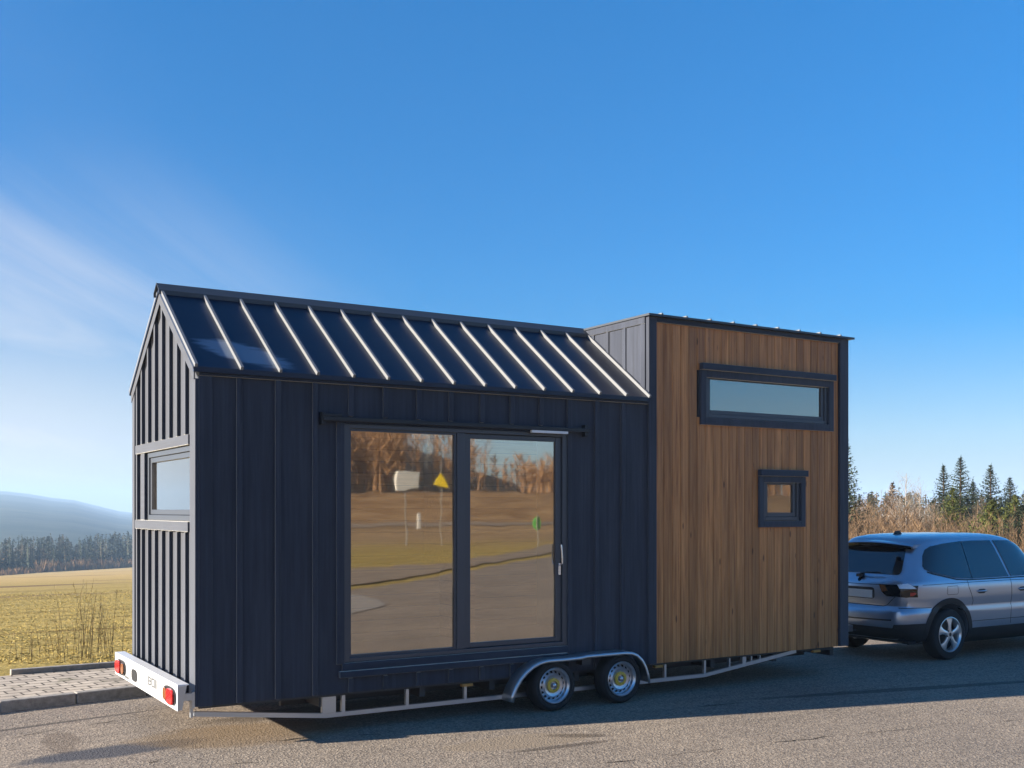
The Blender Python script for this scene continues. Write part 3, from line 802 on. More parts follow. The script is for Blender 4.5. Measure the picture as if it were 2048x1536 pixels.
# rear light beam
beam = empty('light_beam', (0, 0, 0), house)
g = MB()
P = [(-.20, .355), (-.195, .355), (-.195, .560), (-.10, .575), (-.10, .582), (-.20, .582)]
g.prism([(x, z) for x, z in P], 'y', -.085, 2.465); g.build('beam_face', 'aluminium', beam, bevel=.002)
g = MB(); g.prism([(-.194, .36), (-.194, .575), (-.12, .572), (-.16, .36)], 'y', -.082, -.074); g.build('end_plate', 'galvanised', beam)
MB().box(-.194, -.061, -.03, .03, .43, .49).build('beam_bracket', 'galvanised', beam); MB().box(-.194, -.03, 2.36, 2.42, .43, .49).build('beam_bracket', 'galvanised', beam)
MB().box(-.06, -.037, -.03, .05, .361, .50).build('hinge_plate', 'galvanised', beam)
g = MB(); g.box(-.06, -.037, .02, .06, .27, .36); g.build('end_cap', 'galvanised', beam)
def plate_yz(mb, poly, x0, x1): mb.prism(poly, 'x', x0, x1)
def rounded(cy_, cz, ry, rz, n=20, p=3):
    out = []
    for k in range(n):
        a = 2 * math.pi * k / n; c, s_ = math.cos(a), math.sin(a)
        out.append((cy_ + ry * math.copysign(abs(c) ** (2 / p), c), cz + rz * math.copysign(abs(s_) ** (2 / p), s_)))
    return out
for yc, flip in ((2.13, 1), (.155, -1)):
    tl = empty('tail_light', (0, 0, 0), beam)
    g = MB(); plate_yz(g, rounded(yc, .462, .20, .078), -.214, -.201); g.build('housing', 'black_steel', tl)
    g = MB(); plate_yz(g, rounded(yc + flip * .075, .462, .105, .070), -.236, -.215); g.build('red_lens', 'lens_red', tl, bevel=.006)
    g = MB(); plate_yz(g, rounded(yc - flip * .12, .462, .055, .055), -.228, -.215); g.build('amber_lens', 'lens_amber', tl, bevel=.005)
g = MB(); plate_yz(g, rounded(1.55, .452, .12, .06), -.206, -.201); g.build('cable_hole', 'black_steel', beam)
g = MB(); g.box(-.203, -.2005, 1.80, 1.98, .375, .40); g.build('rating_label', 'label_grey', beam)
g = MB()   # worn grey lettering: four blocky, half-gone characters
def letter(mb, y, z, w, h, bars):
    for (a, b_, c, d) in bars: mb.box(-.2025, -.2005, y - w * b_, y - w * a, z + h * c, z + h * d)
letter(g, .98, .44, .12, .085, [(0, .25, 0, 1), (.25, .8, 0, .22), (.25, .8, .78, 1), (.25, .8, .4, .6), (.78, 1, .1, .9)])
letter(g, .84, .44, .12, .085, [(0, .22, 0, 1), (.78, 1, 0, 1), (.22, .78, .8, 1), (.22, .78, 0, .2)])
letter(g, .70, .44, .05, .085, [(0, 1, 0, 1)])
g.build('worn_lettering', 'label_grey', beam)

# ------------------------------------------------------------------ silver estate car towing
CX, CY, CZ = 9.42, .10, 0.0
tab = [  # z, x rear, x front, half width, exponent
 (.20, .45, 4.15, .74, 5), (.28, .12, 4.40, .86, 8), (.38, .03, 4.50, .895, 8), (.50, .0, 4.54, .905, 8), (.60, .0, 4.56, .912, 8), (.655, .012, 4.56, .915, 8),
 (.685, .05, 4.54, .905, 8), (.72, .085, 4.52, .908, 8), (.80, .075, 4.49, .922, 8), (.90, .07, 4.40, .927, 8), (.96, .075, 4.26, .925, 8), (1.0, .085, 4.05, .918, 8), (1.03, .10, 3.72, .910, 8),
 (1.06, .12, 3.45, .897, 7.5), (1.10, .15, 3.25, .880, 7), (1.18, .205, 3.10, .850, 7), (1.28, .27, 2.95, .815, 7), (1.38, .335, 2.88, .775, 7), (1.46, .39, 2.80, .745, 7),
 (1.53, .43, 2.72, .712, 6), (1.572, .47, 2.64, .682, 6), (1.602, .55, 2.54, .64, 5.5), (1.628, .70, 2.42, .57, 5), (1.645, .92, 2.28, .47, 4.5), (1.654, 1.15, 2.12, .33, 4), (1.658, 1.4, 1.9, .14, 3)]
NP = 96
g = MB()
for (z, xr, xf, w, e) in tab:
    xc, a = (xr + xf) / 2, (xf - xr) / 2
    for k in range(NP):
        th = 2 * math.pi * k / NP
        # spread the samples evenly along the outline
        c, s_ = math.cos(th), math.sin(th)
        x = a * math.copysign(abs(c) ** (2 / e), c); y = w * math.copysign(abs(s_) ** (2 / e), s_)
        # plan taper: rear narrows a little, more above the belt line
        tp = 1 - (.05 + .06 * max(0, min(1, (z - 1.0) / .5))) * max(0, (-x - .36 * a) / a) ** 2 * 1.6 if x < 0 else 1
        g.v.append((xc + x, y * (tp if x < 0 else 1), z))
for j in range(len(tab) - 1):
    for k in range(NP):
        a = j * NP + k; b_ = j * NP + (k + 1) % NP
        g.f.append((a, b_, b_ + NP, a + NP))
g.f.append(tuple(range(NP - 1, -1, -1))); g.f.append(tuple((len(tab) - 1) * NP + k for k in range(NP)))
car = empty('parked_car', (CX, CY + .927, CZ))
tag(car, 'silver estate car with dark tinted windows parked ahead of the tiny house', 'car')
body = g.build('body', 'car_paint', car, smooth=True)
# cut the wheel arches
RAX, FAX, ARCH = .865, 3.66, .40
cut = MB()
for xw in (RAX, FAX):
    for sy in (-1, 1):
        n = 48; pts = [(xw + ARCH * math.cos(2 * math.pi * k / n), .345 + ARCH * math.sin(2 * math.pi * k / n)) for k in range(n)]
        cut.prism(pts, 'y', sy * .58, sy * 1.1)
cuto = cut.build('cutter', 'car_black')
dg = bpy.context.evaluated_depsgraph_get
bmod = body.modifiers.new('arches', 'BOOLEAN'); bmod.object = cuto; bmod.operation = 'DIFFERENCE'; bmod.solver = 'EXACT'
bvh_src = BVHTree.FromPolygons([Vector(v) for v in g.v], g.f)
car.location = (0, 0, 0)
d = dg(); d.update()
newme = bpy.data.meshes.new_from_object(body.evaluated_get(d))
body.modifiers.clear(); body.data = newme
try: newme.set_sharp_from_angle(angle=R(40))
except Exception: pass
bpy.data.objects.remove(cuto)
car.location = (CX + .12, CY + .927, CZ)
car.scale = (1.03, 1.0, 1.055)
# overlays that follow the body surface: polygons drawn in the side or rear elevation
def dens(poly, step):
    out = []
    for i, p in enumerate(poly):
        q = poly[(i + 1) % len(poly)]; n = max(1, int(math.hypot(q[0] - p[0], q[1] - p[1]) / step))
        for k in range(n): out.append(Vector((p[0] + (q[0] - p[0]) * k / n, p[1] + (q[1] - p[1]) * k / n)))
    return out
def inside(p, poly):
    c = False; n = len(poly)
    for i in range(n):
        a, b_ = poly[i], poly[(i + 1) % n]
        if (a[1] > p.y) != (b_[1] > p.y) and p.x < (b_[0] - a[0]) * (p.y - a[1]) / (b_[1] - a[1]) + a[0]: c = not c
    return c
def smooth_poly(poly, rad=.03, n=4):
    out = []; k = len(poly)
    for i in range(k):
        p = Vector(poly[i]); a = Vector(poly[i - 1]); b_ = Vector(poly[(i + 1) % k])
        ra = min(rad, (a - p).length * .45); rb = min(rad, (b_ - p).length * .45)
        s_ = p + (a - p).normalized() * ra; e = p + (b_ - p).normalized() * rb
        for j in range(n + 1):
            u = j / n; out.append(tuple(s_ * (1 - u) ** 2 + p * 2 * u * (1 - u) + e * u * u))
    return out
def overlay(name, poly, m, parent, view, off=.004, th=.004, step=.04, smooth=True):
    bp = dens(poly, step)
    xs_ = [p.x for p in bp]; ys_ = [p.y for p in bp]; pts = list(bp)
    x = min(xs_)
    while x < max(xs_):
        y = min(ys_)
        while y < max(ys_):
            v = Vector((x + .003, y + .0021))
            if inside(v, poly) and min((v - q).length for q in bp) > step * .45: pts.append(v)
            y += step
        x += step
    nb = len(bp); edges = [(i, (i + 1) % nb) for i in range(nb)]
    r = delaunay_2d_cdt(pts, edges, [], 1, 1e-5)
    outer = []
    for p in r[0]:
        if view in ('R', 'L'):
            sy = -1 if view == 'R' else 1
            o = Vector((p.x, sy * 3, p.y)); dr = Vector((0, -sy, 0))
        elif view == 'B': o = Vector((-2, p.x, p.y)); dr = Vector((1, 0, 0))
        else: o = Vector((p.x, p.y, 4)); dr = Vector((0, 0, -1))
        h = bvh_src.ray_cast(o, dr)
        if h[0] is None: h = (o + dr * (2.2), -dr)
        nn_ = h[1] if h[1].dot(dr) < 0 else -h[1]
        nn_ = (nn_ - dr * .5).normalized()
        outer.append((h[0] + nn_ * off, h[0] - nn_ * th))
    g = MB(); n = len(outer); g.v = [tuple(a) for a, _ in outer] + [tuple(b_) for _, b_ in outer]
    ef = {}
    for f_ in r[2]:
        c = sum((r[0][i] for i in f_), Vector((0, 0))) / len(f_)
        if not inside(c, poly): continue
        g.f.append(tuple(f_)); 
        for i in range(len(f_)):
            e = (f_[i], f_[(i + 1) % len(f_)]); ef[e] = 1
    for (a, b_) in list(ef):
        if (b_, a) not in ef: g.f.append((b_, a, a + n, b_ + n))
    return g.build(name, m, parent, smooth='auto' if smooth else False)
def strip_poly(pts, w):
    L_, R_ = [], []
    for i, p in enumerate(pts):
        a = Vector(pts[max(0, i - 1)]); b_ = Vector(pts[min(len(pts) - 1, i + 1)]); t_ = (b_ - a).normalized(); nn_ = Vector((-t_.y, t_.x)) * w / 2
        L_.append((p[0] + nn_.x, p[1] + nn_.y)); R_.append((p[0] - nn_.x, p[1] - nn_.y))
    return L_ + R_[::-1]
def arc(cx_, cz_, r, a0, a1, n=24): return [(cx_ + r * math.cos(R(a0 + (a1 - a0) * k / n)), cz_ + r * math.sin(R(a0 + (a1 - a0) * k / n))) for k in range(n + 1)]
for V in ('R', 'L'):
    q = smooth_poly([(.62, 1.12), (.70, 1.30), (.80, 1.44), (1.02, 1.50), (1.40, 1.535), (1.40, 1.05), (1.05, 1.06)], .07)
    overlay('rear_quarter_window', [(.475, 1.20), (.465, 1.24), (.53, 1.37), (.60, 1.45), (.70, 1.49), (.95, 1.525), (1.33, 1.55), (1.33, 1.058), (1.2, 1.062), (1.0, 1.075), (.58, 1.155)], 'car_glass', car, V, .009, step=.03)
    overlay('rear_door_window', [(1.345, 1.058), (1.345, 1.549), (1.6, 1.555), (2.0, 1.553), (2.16, 1.062)], 'car_glass', car, V, .009, step=.03)
    overlay('front_door_window', [(2.21, 1.064), (2.06, 1.553), (2.45, 1.548), (2.68, 1.50), (2.92, 1.28), (3.06, 1.10), (3.04, 1.07)], 'car_glass', car, V, .009, step=.03)
    overlay('window_trim', strip_poly([(.50, 1.165), (.58, 1.14), (1.0, 1.058), (1.2, 1.046), (1.6, 1.043), (3.0, 1.052)], .016), 'car_gloss_black', car, V, .006)
    overlay('belt_crease', strip_poly([(.36, 1.0), (1.1, 1.012), (2.2, 1.015), (3.3, 1.0)], .007), 'car_black', car, V, .0015)
    overlay('door_gap', strip_poly([(1.225, 1.04), (1.24, .95), (1.30, .85), (1.345, .76), (1.33, .70)], .008), 'car_black', car, V, .0015, step=.02)
    overlay('door_gap', strip_poly([(2.18, 1.04), (2.2, .8), (2.2, .42)], .008), 'car_black', car, V, .0015, step=.02)
    overlay('door_gap', strip_poly([(3.08, 1.0), (3.05, .7), (3.02, .42)], .008), 'car_black', car, V, .0015, step=.02)
    overlay('bumper_gap', strip_poly([(.10, .70), (.3, .705), (.52, .705)], .009), 'car_black', car, V, .0015, step=.02)
    sill = arc(RAX, .345, .405, -8, 0, 2) 
    overlay('sill_cladding', [(1.25, .20), (1.275, .38), (1.27, .40), (3.25, .40), (3.25, .20)], 'car_black', car, V, .012, .02)
    overlay('rear_cladding', [(.14, .235), (.04, .40), (.03, .49), (.2, .50), (.49, .505), (.465, .40), (.462, .235)], 'car_black', car, V, .010, .02)
    overlay('door_strip', strip_poly([(1.29, .452), (2.2, .455), (3.2, .455)], .05), 'car_black', car, V, .008, .01) if False else None
    overlay('door_gap', strip_poly([(1.29, .49), (3.2, .49)], .008), 'car_black', car, V, .0015)
    for xa_ in (RAX, FAX):
        o_ = arc(xa_, .345, .475, -5, 185, 32); i_ = arc(xa_, .345, .402, 185, -5, 32)
        overlay('wheel_arch_trim', o_ + i_, 'car_black', car, V, .014, .05, step=.03)
    if V == 'R':
        overlay('fuel_flap', strip_poly([(.80, .87), (.80, .965), (.805, .97), (1.0, .975), (1.01, .965), (1.015, .88), (1.0, .865), (.81, .862), (.80, .868)], .006), 'car_black', car, V, .0015, step=.02)
    for xh in (1.52, 2.45):
        sy = -1 if V == 'R' else 1
        hh = overlay('door_handle', smooth_poly([(xh - .10, .885), (xh - .06, .915), (xh + .06, .915), (xh + .10, .885), (xh + .06, .855), (xh - .06, .855)], .02), 'car_black', car, V, .002, step=.02)
        g = MB(); g.tube([(xh - .10, sy * .93, .885), (xh - .05, sy * .955, .889), (xh + .05, sy * .955, .889), (xh + .10, sy * .93, .885)], .011, 8)
        g.build('grip', 'car_paint', hh, smooth=True)
    sy = -1 if V == 'R' else 1
    tlp = [(.10, .845), (.10, .995), (.14, 1.01), (.18, 1.025), (.265, .955), (.265, .885), (.22, .855), (.15, .84)]
    tl = overlay('tail_light', tlp, 'car_gloss_black', car, V, .008, .02, step=.02)
    overlay('clear_lens', [(.105, .955), (.105, 1.0), (.175, 1.022), (.258, .955)], 'lens_clear', tl, V, .017, step=.02)
    overlay('red_lens', [(.185, .862), (.185, .905), (.235, .91), (.258, .895), (.215, .865)], 'lens_red', tl, V, .017, step=.02)
    def yz(pts): return [(sy * a, b_) for a, b_ in pts]
    tb = overlay('tail_light', yz([(.84, .845), (.84, .995), (.36, 1.0), (.42, .90), (.50, .85)]), 'car_gloss_black', car, 'B', .008, .02, step=.02)
    overlay('amber_lens', yz([(.375, .993), (.46, .993), (.52, .92), (.43, .90)]), 'lens_amber', tb, 'B', .017, step=.02)
overlay('rear_window', smooth_poly([(-.63, 1.13), (-.53, 1.49), (.53, 1.49), (.63, 1.13)], .06), 'car_glass', car, 'B', .009, step=.03)
overlay('tailgate_gap', strip_poly([(-.70, 1.02), (-.69, .905), (-.50, .735), (-.44, .715), (.44, .715), (.50, .735), (.69, .905), (.70, 1.02)], .008), 'car_black', car, 'B', .0015, step=.03)
overlay('tailgate_crease', strip_poly([(-.66, 1.0), (0, .985), (.66, 1.0)], .008), 'car_black', car, 'B', .002, step=.03)
overlay('plate_recess', smooth_poly([(-.29, .80), (-.29, .95), (.29, .95), (.29, .80)], .05), 'car_black', car, 'B', .002, step=.03)
pl = overlay('number_plate', [(-.255, .81), (-.255, .915), (.255, .915), (.255, .81)], 'plate_white', car, 'B', .008, step=.05)
overlay('bumper_groove', strip_poly([(-.62, .545), (0, .53), (.62, .545)], .02), 'car_black', car, 'B', .002, step=.03)
overlay('rear_skirt', [(-.78, .26), (-.78, .44), (.78, .44), (.78, .26)], 'car_black', car, 'B', .010, .02)
overlay('badge', [(.03 * math.cos(k * .524), 1.05 + .03 * math.sin(k * .524)) for k in range(12)], 'car_gloss_black', car, 'B', .006, step=.02)
g = MB(); g.tube([(.13, .0, 1.125), (.10, -.12, 1.14), (.11, -.36, 1.15)], .012, 6); g.box(.08, .16, -.04, .04, 1.08, 1.12); g.build('wiper', 'car_black', car)
# roof spoiler
g = MB(); npp = 14; rows = []
for k in range(npp + 1):
    y = -.66 + 1.32 * k / npp; q = abs(y) / .66
    xe = .30 + .10 * q ** 3; zt = 1.555 - .045 * q ** 2
    g.v += [(xe + .36, y * .95, zt + .035 - .02 * q), (xe + .02, y, zt + .002), (xe, y, zt - .02), (xe + .01, y, zt - .045), (xe + .2, y * .93, zt - .03)]
for k in range(npp):
    for j in range(5): a = k * 5; g.f.append((a + j, a + (j + 1) % 5, a + 5 + (j + 1) % 5, a + 5 + j))
g.f.append((0, 1, 2, 3, 4)); g.f.append(tuple(npp * 5 + j for j in range(5)))
sp_ = g.build('roof_spoiler', 'car_paint', car, smooth='auto')
g = MB()
for k in range(npp + 1):
    y = -.64 + 1.28 * k / npp; q = abs(y) / .66
    xe = .296 + .10 * q ** 3; zt = 1.552 - .045 * q ** 2
    g.v += [(xe - .004, y, zt - .012), (xe + .006, y, zt - .052), (xe + .2, y * .93, zt - .05), (xe + .2, y * .93, zt - .034)]
for k in range(npp):
    for j in range(4): a = k * 4; g.f.append((a + j, a + (j + 1) % 4, a + 4 + (j + 1) % 4, a + 4 + j))
g.build('spoiler_underside', 'car_gloss_black', sp_)
# aerial fin, mirrors, roof rails, windscreen
g = MB(); g.prism([(.78, 1.61), (.86, 1.685), (.92, 1.69), (.98, 1.63)], 'y', -.02, .02); g.build('aerial_fin', 'car_black', car, bevel=.006)
for sy in (-1, 1):
    g = MB(); g.box(2.9, 3.02, sy * .93 - .09 + sy * .06, sy * .93 + .09 + sy * .06, 1.05, 1.20); g.build('door_mirror', 'car_paint', car, bevel=.03)
    g = MB(); g.prism([(4.25, .72), (4.46, .70), (4.40, .84), (4.22, .88)], 'y', sy * .60, sy * .86); g.build('headlight', 'lens_clear', car, bevel=.02)
# underbody and wells
g = MB(); g.box(.5, 4.1, -.56, .56, .19, .62); g.build('underbody', 'car_black', car)
g = MB(); g.tube([(.05, -.0, .36), (-.12, 0, .36), (-.14, 0, .40)], .02, 8); g.build('tow_hook', 'chassis_dark', car)
def car_wheel(xw, sy):
    w = empty('wheel', (xw, sy * .905, .345 * 1.03 / 1.055), car); s_ = sy; w.scale = (1, 1, 1.03 / 1.055)
    g = MB(); pr = [(.225, -.03), (.235, .0), (.29, .006), (.325, -.006), (.342, -.03), (.345, -.06), (.345, -.17), (.33, -.21), (.29, -.225), (.225, -.21)]
    g.lathe([(r, h * s_) for r, h in pr], (0, 0, 0), 56)
    ty = g.build('tyre', 'tyre', w, smooth='auto')
    g = MB(); pr = [(.236, -.004), (.238, .004), (.230, .006), (.222, -.008), (.214, -.02), (.212, -.16)]
    g.lathe([(r, h * s_) for r, h in pr], (0, 0, 0), 56)
    n5 = 5
    for k in range(n5):
        a = math.pi / 2 + k * 2 * math.pi / n5; u = Vector((math.cos(a), 0, math.sin(a))); v = Vector((-math.sin(a), 0, math.cos(a)))
        P2 = [(.03, .035, -.004), (.10, .028, -.004), (.15, .036, -.006), (.20, .062, -.010), (.218, .085, -.012)]
        o = len(g.v)
        for (r_, hw, yy) in P2:
            for sgn, dy in ((-1, -.018), (-1, 0), (-.55, .005), (.55, .005), (1, 0), (1, -.018)):
                p = u * r_ + v * hw * sgn; g.v.append((p.x, (yy + dy) * s_, p.z))
        for i in range(len(P2) - 1):
            for j in range(5): g.f.append((o + i * 6 + j, o + i * 6 + j + 1, o + i * 6 + 7 + j, o + i * 6 + 6 + j))
    g.lathe([(.058, -.012 * s_), (.055, .002 * s_), (.0005, .003 * s_)], (0, 0, 0), 20)
    g.build('rim', 'alloy', w, smooth='auto')
    g = MB()
    for k in range(5):
        a = math.pi / 2 + math.pi / 5 + k * 2 * math.pi / 5; g.lathe([(.011, .0), (.010, .0075 * s_), (.0005, .0075 * s_)], (.062 * math.cos(a), 0, .062 * math.sin(a)), 8)
    g.lathe([(.026, .004 * s_), (.0005, .0045 * s_)], (0, 0, 0), 16); g.build('centre_cap', 'car_black', w)
    g = MB(); g.lathe([(.212, -.09 * s_), (.01, -.09 * s_)], (0, 0, 0), 24); g.build('brake_disc', 'black_steel', w)
for xw in (RAX, FAX):
    for sy in (-1, 1): car_wheel(xw, sy)

# ------------------------------------------------------------------ vegetation
def tri(mb, p, d, w_, n_=None):
    side = d.cross(n_ or Vector((random.uniform(-1, 1), random.uniform(-1, 1), random.uniform(-1, 1))))
    if side.length < 1e-6: side = Vector((1, 0, 0))
    side = side.normalized() * w_
    o = len(mb.v); mb.v += [tuple(p - side), tuple(p + side), tuple(p + d)]; mb.f.append((o, o + 1, o + 2))
def conifer_crown(mb, h, r, rnd, base=.08, leaf=1.0, dens_=1.0):
    z = h * base; 
    while z < h * .985:
        u = z / h; br = r * (1 - u) ** 1.0 + .03; lf = leaf * (1.1 - .65 * u)
        nb = max(4, int((9 + 6 * (1 - u)) * dens_)); a0 = rnd.uniform(0, 6.28)
        for k in range(nb):
            a = a0 + 6.283 * k / nb + rnd.uniform(-.3, .3); ln = br * rnd.uniform(.6, 1.12)
            dz = -.18 + .55 * u + rnd.uniform(-.12, .12)
            dr = Vector((math.cos(a), math.sin(a), dz)).normalized()
            p0 = Vector((0, 0, z + rnd.uniform(-.05, .05) * h / 6))
            tri(mb, p0, dr * ln, .02 * lf)
            m_ = max(3, int(ln / (.11 * leaf)))
            for j in range(1, m_ + 1):
                q = p0 + dr * ln * j / m_ + Vector((0, 0, .10 * ln * (j / m_) ** 2))
                for sgn in (-1, 1):
                    sd = Vector((-dr.y, dr.x, 0)) * sgn
                    dd = (sd * rnd.uniform(.5, 1) + dr * rnd.uniform(.3, .9) + Vector((0, 0, rnd.uniform(-.5, .15)))).normalized() * lf * rnd.uniform(.12, .24) * (1.1 - .4 * j / m_)
                    tri(mb, q, dd, .032 * lf, Vector((rnd.uniform(-.3, .3), rnd.uniform(-.3, .3), 1)))
                if rnd.random() < .5: tri(mb, q, Vector((rnd.uniform(-.05, .05), rnd.uniform(-.05, .05), -rnd.uniform(.06, .15))) * lf, .035 * lf)
        z += h * .034 * (1.15 - .45 * u)
    for k in range(6): tri(mb, Vector((0, 0, h * .93 + k * .012 * h)), Vector((rnd.uniform(-.1, .1), rnd.uniform(-.1, .1), .10 * h * .4)), .02)
def conifer(name, x, y, h, r, seed, label, m='spruce_dark', base=.06, group=None):
    rnd = random.Random(seed); z = gz(x, y)
    e = empty(name, (x, y, z)); tag(e, label, 'tree', group)
    g = MB(); g.tube([(0, 0, -.1), (0.02, 0, h * .5), (0, 0, h * .97)], [.02 * h, .012 * h, .003 * h], 7); g.build('trunk', 'bark', e)
    g = MB(); conifer_crown(g, h, r, rnd, base, 1.7, 1.35); g.build('crown', m, e, fix=False)
    return e
def col_at(px, dep):
    d = F + Rr * (px - 1024) / 2167.1; return -2.616 + d.x * dep, -9.52 + d.y * dep
def put_conifer(px, dep, ytop, r, seed, label, m='spruce_dark', name='spruce_tree', base=.06):
    x, y = col_at(px, dep); zt = 2.09 + (1019 - ytop) / 2167.1 * dep
    return conifer(name, x, y, zt - gz(x, y), r * 1.8, seed, label, m, base, 'conifers beyond the car')
put_conifer(1691, 46, 872, .95, 1, 'tall dark spruce half hidden by the right end of the tiny house')
put_conifer(1887, 62, 930, 1.15, 2, 'narrow dark spruce left of the tallest conifer behind the car roof')
put_conifer(1921, 58, 914, 1.45, 3, 'tallest dark spruce in the group behind the car roof')
put_conifer(1946, 66, 962, 1.3, 4, 'shorter dark spruce tucked against the right of the tallest conifer')
put_conifer(1981, 60, 930, 1.25, 5, 'slim grey green spruce standing alone near the right edge')
put_conifer(2020, 64, 955, 1.35, 6, 'rightmost spruce, pale topped and close to the photo edge')
put_conifer(1905, 52, 975, 1.2, 7, 'low bright green pine in front of the tallest conifer', 'pine_green', 'young_pine')
put_conifer(1985, 44, 1000, 1.25, 8, 'wide bright green pine just above the car roof near the right edge', 'pine_green', 'young_pine', .02)
put_conifer(2030, 50, 990, 1.3, 9, 'bright green pine at the right edge below the pale topped spruce', 'pine_green', 'young_pine', .02)
put_conifer(2045, 42, 1010, 1.2, 10, 'dark low spruce cut by the right edge above the car', 'spruce_dark')
put_conifer(1785, 60, 965, 1.2, 11, 'brownish young conifer left of the pale bare birch', 'dry_brush', 'larch_tree')
put_conifer(1865, 70, 1000, 1.2, 15, 'small dark spruce low in the brush between birch and conifer group')
put_conifer(1745, 90, 992, 1.4, 16, 'small far spruce rising from the brush beside the tiny house')
for px, dep, yt, s_ in ((2110, 60, 940, 12), (2170, 55, 925, 13), (1640, 60, 930, 14)):
    pass
# bare birch
def branch(mb, p, d, ln, r, depth, rnd):
    q = p + d * ln * .5 + Vector((rnd.uniform(-.04, .04), rnd.uniform(-.04, .04), 0)) * ln; e = q + (d + Vector((rnd.uniform(-.12, .12), rnd.uniform(-.12, .12), .05))).normalized() * ln * .5
    mb.tube([p, q, e], [r, r * .75, r * .5], 5 if depth > 2 else 3)
    if depth == 0: return
    for k in range(rnd.randint(3, 4)):
        u = rnd.uniform(.35, 1); s_ = p.lerp(e, u)
        a = rnd.uniform(0, 6.28); sp_ = rnd.uniform(.45, .85)
        side = d.cross(Vector((math.cos(a), math.sin(a), .2))).normalized()
        nd = (d * (1 - sp_ * .45) + side * sp_ + Vector((0, 0, .12))).normalized()
        branch(mb, s_, nd, ln * rnd.uniform(.5, .7), r * .5, depth - 1, rnd)
def bare_tree(name, x, y, h, seed, label, m, group=None, depth=4, r0=.05):
    rnd = random.Random(seed); e = empty(name, (x, y, gz(x, y))); tag(e, label, 'tree', group)
    g = MB(); g.tube([(0, 0, -.1), (.03, 0, h * .3), (0, .02, h * .62), (.03, 0, h * .98)], [r0, r0 * .75, r0 * .45, r0 * .1], 6); g.build('trunk', m, e)
    g = MB()
    for k in range(22):
        u = .12 + .82 * k / 22; a = rnd.uniform(0, 6.28); s_ = Vector((0, 0, h * u))
        branch(g, s_, Vector((math.cos(a) * .75, math.sin(a) * .75, .8)).normalized(), h * .34 * (1.15 - u), r0 * .38 * (1.1 - u), depth - 1, rnd)
    g.build('crown', m, e, fix=False); return e
x, y = col_at(1812, 52); bare_tree('birch_tree', x, y, 2.09 + (1019 - 942) / 2167.1 * 52 - gz(x, y), 21, 'pale bare birch with a rounded twiggy crown above the car', 'birch_bark', r0=.075)
x, y = col_at(1840, 56); bare_tree('birch_tree', x, y, 2.09 + (1019 - 962) / 2167.1 * 56 - gz(x, y), 22, 'slimmer bare birch just right of the rounded one', 'birch_bark')
for i, (px, dep, yt, lb) in enumerate([(1722, 50, 985, 'brown leafless bush right beside the timber wall edge'), (1762, 54, 978, 'brown leafless tree left of the pale birch'),
        (1830, 47, 990, 'low brown leafless bush under the pale birch'), (1868, 50, 1000, 'low brown leafless bush left of the conifer group'), (1955, 46, 998, 'brown leafless bush between the tallest spruce and the lone slim spruce')]):
    x, y = col_at(px, dep); bare_tree('leafless_bush', x, y, 2.09 + (1019 - yt) / 2167.1 * dep - gz(x, y), 40 + i, lb, 'twig_bark', 'leafless bushes beyond the car', r0=.04)
# brush belt
def brush(mb, x, y, h, rnd, twigs=9, thick=.012):
    z = gz(x, y); tx, ty = rnd.uniform(-.12, .12) * h, rnd.uniform(-.12, .12) * h
    o = Vector((x, y, z)); tip = Vector((tx, ty, h)); tri(mb, o, tip, thick)
    for k in range(twigs):
        u = rnd.uniform(.2, .95); p = o + tip * u; a = rnd.uniform(0, 6.28); l_ = h * rnd.uniform(.10, .24) * (1.15 - u * .6)
        tri(mb, p, Vector((math.cos(a) * .6, math.sin(a) * .6, .9)) * l_, thick * .8)
rnd = random.Random(5); g = MB()
for i in range(5200):
    dep = 30 + 48 * rnd.random() ** .9; px = rnd.uniform(1560, 2330) if rnd.random() < .8 else rnd.uniform(900, 2700)
    x, y = col_at(px, dep)
    if y < 6.5: continue
    top = 1019 - lerp_table(px, [(1600, 28), (1700, 30), (1760, 22), (1800, 36), (1850, 14), (1900, 8), (1960, -4), (2048, 2), (2300, 20)]) + rnd.gauss(14, 15)
    h = 2.09 + (1019 - top) / 2167.1 * dep - gz(x, y)
    h = max(.9, min(h, 6.5))
    brush(g, x, y, h * rnd.uniform(.6, 1.0), rnd, 15, .007 + dep * .00012)
tag(g.build('dry_brush', 'dry_brush', fix=False), 'belt of dry brown saplings and reeds beyond the car', 'brush', kind='stuff')
# conifer belt behind the brush
g = MB(); rnd = random.Random(8)
def coarse_conifer(mb, x, y, h, r, rnd, z=None, leafs=70):
    z = gz(x, y) if z is None else z; lf = h * .085
    for k in range(leafs):
        u = rnd.random() ** 1.15; zz = h * (.04 + .95 * u); rr_ = (r * (1 - u) ** .8) * rnd.uniform(.25, 1)
        a = rnd.uniform(0, 6.28); p = Vector((x + math.cos(a) * rr_, y + math.sin(a) * rr_, z + zz))
        tri(mb, p, Vector((math.cos(a), math.sin(a), rnd.uniform(-.6, .3))) * lf * (1.3 - .9 * u), lf * .36 * (1.2 - .7 * u))
    tri(mb, Vector((x, y, z + h * .88)), Vector((0, 0, h * .14)), h * .012)
    tri(mb, Vector((x, y, z)), Vector((0, 0, h * .95)), r * .32)
for i in range(520):
    px = rnd.uniform(1500, 2900); dep = rnd.uniform(95, 170)
    x, y = col_at(px, dep)
    if y < 12: continue
    top = 1019 - 20 - rnd.gauss(6, 8)
    coarse_conifer(g, x, y, max(3, 2.09 + (1019 - top) / 2167.1 * dep - gz(x, y)), dep * .013, rnd, leafs=90)
tag(g.build('far_wood', 'spruce_far', fix=False), 'dark conifer wood behind the dry brush on the right', 'wood', kind='stuff')
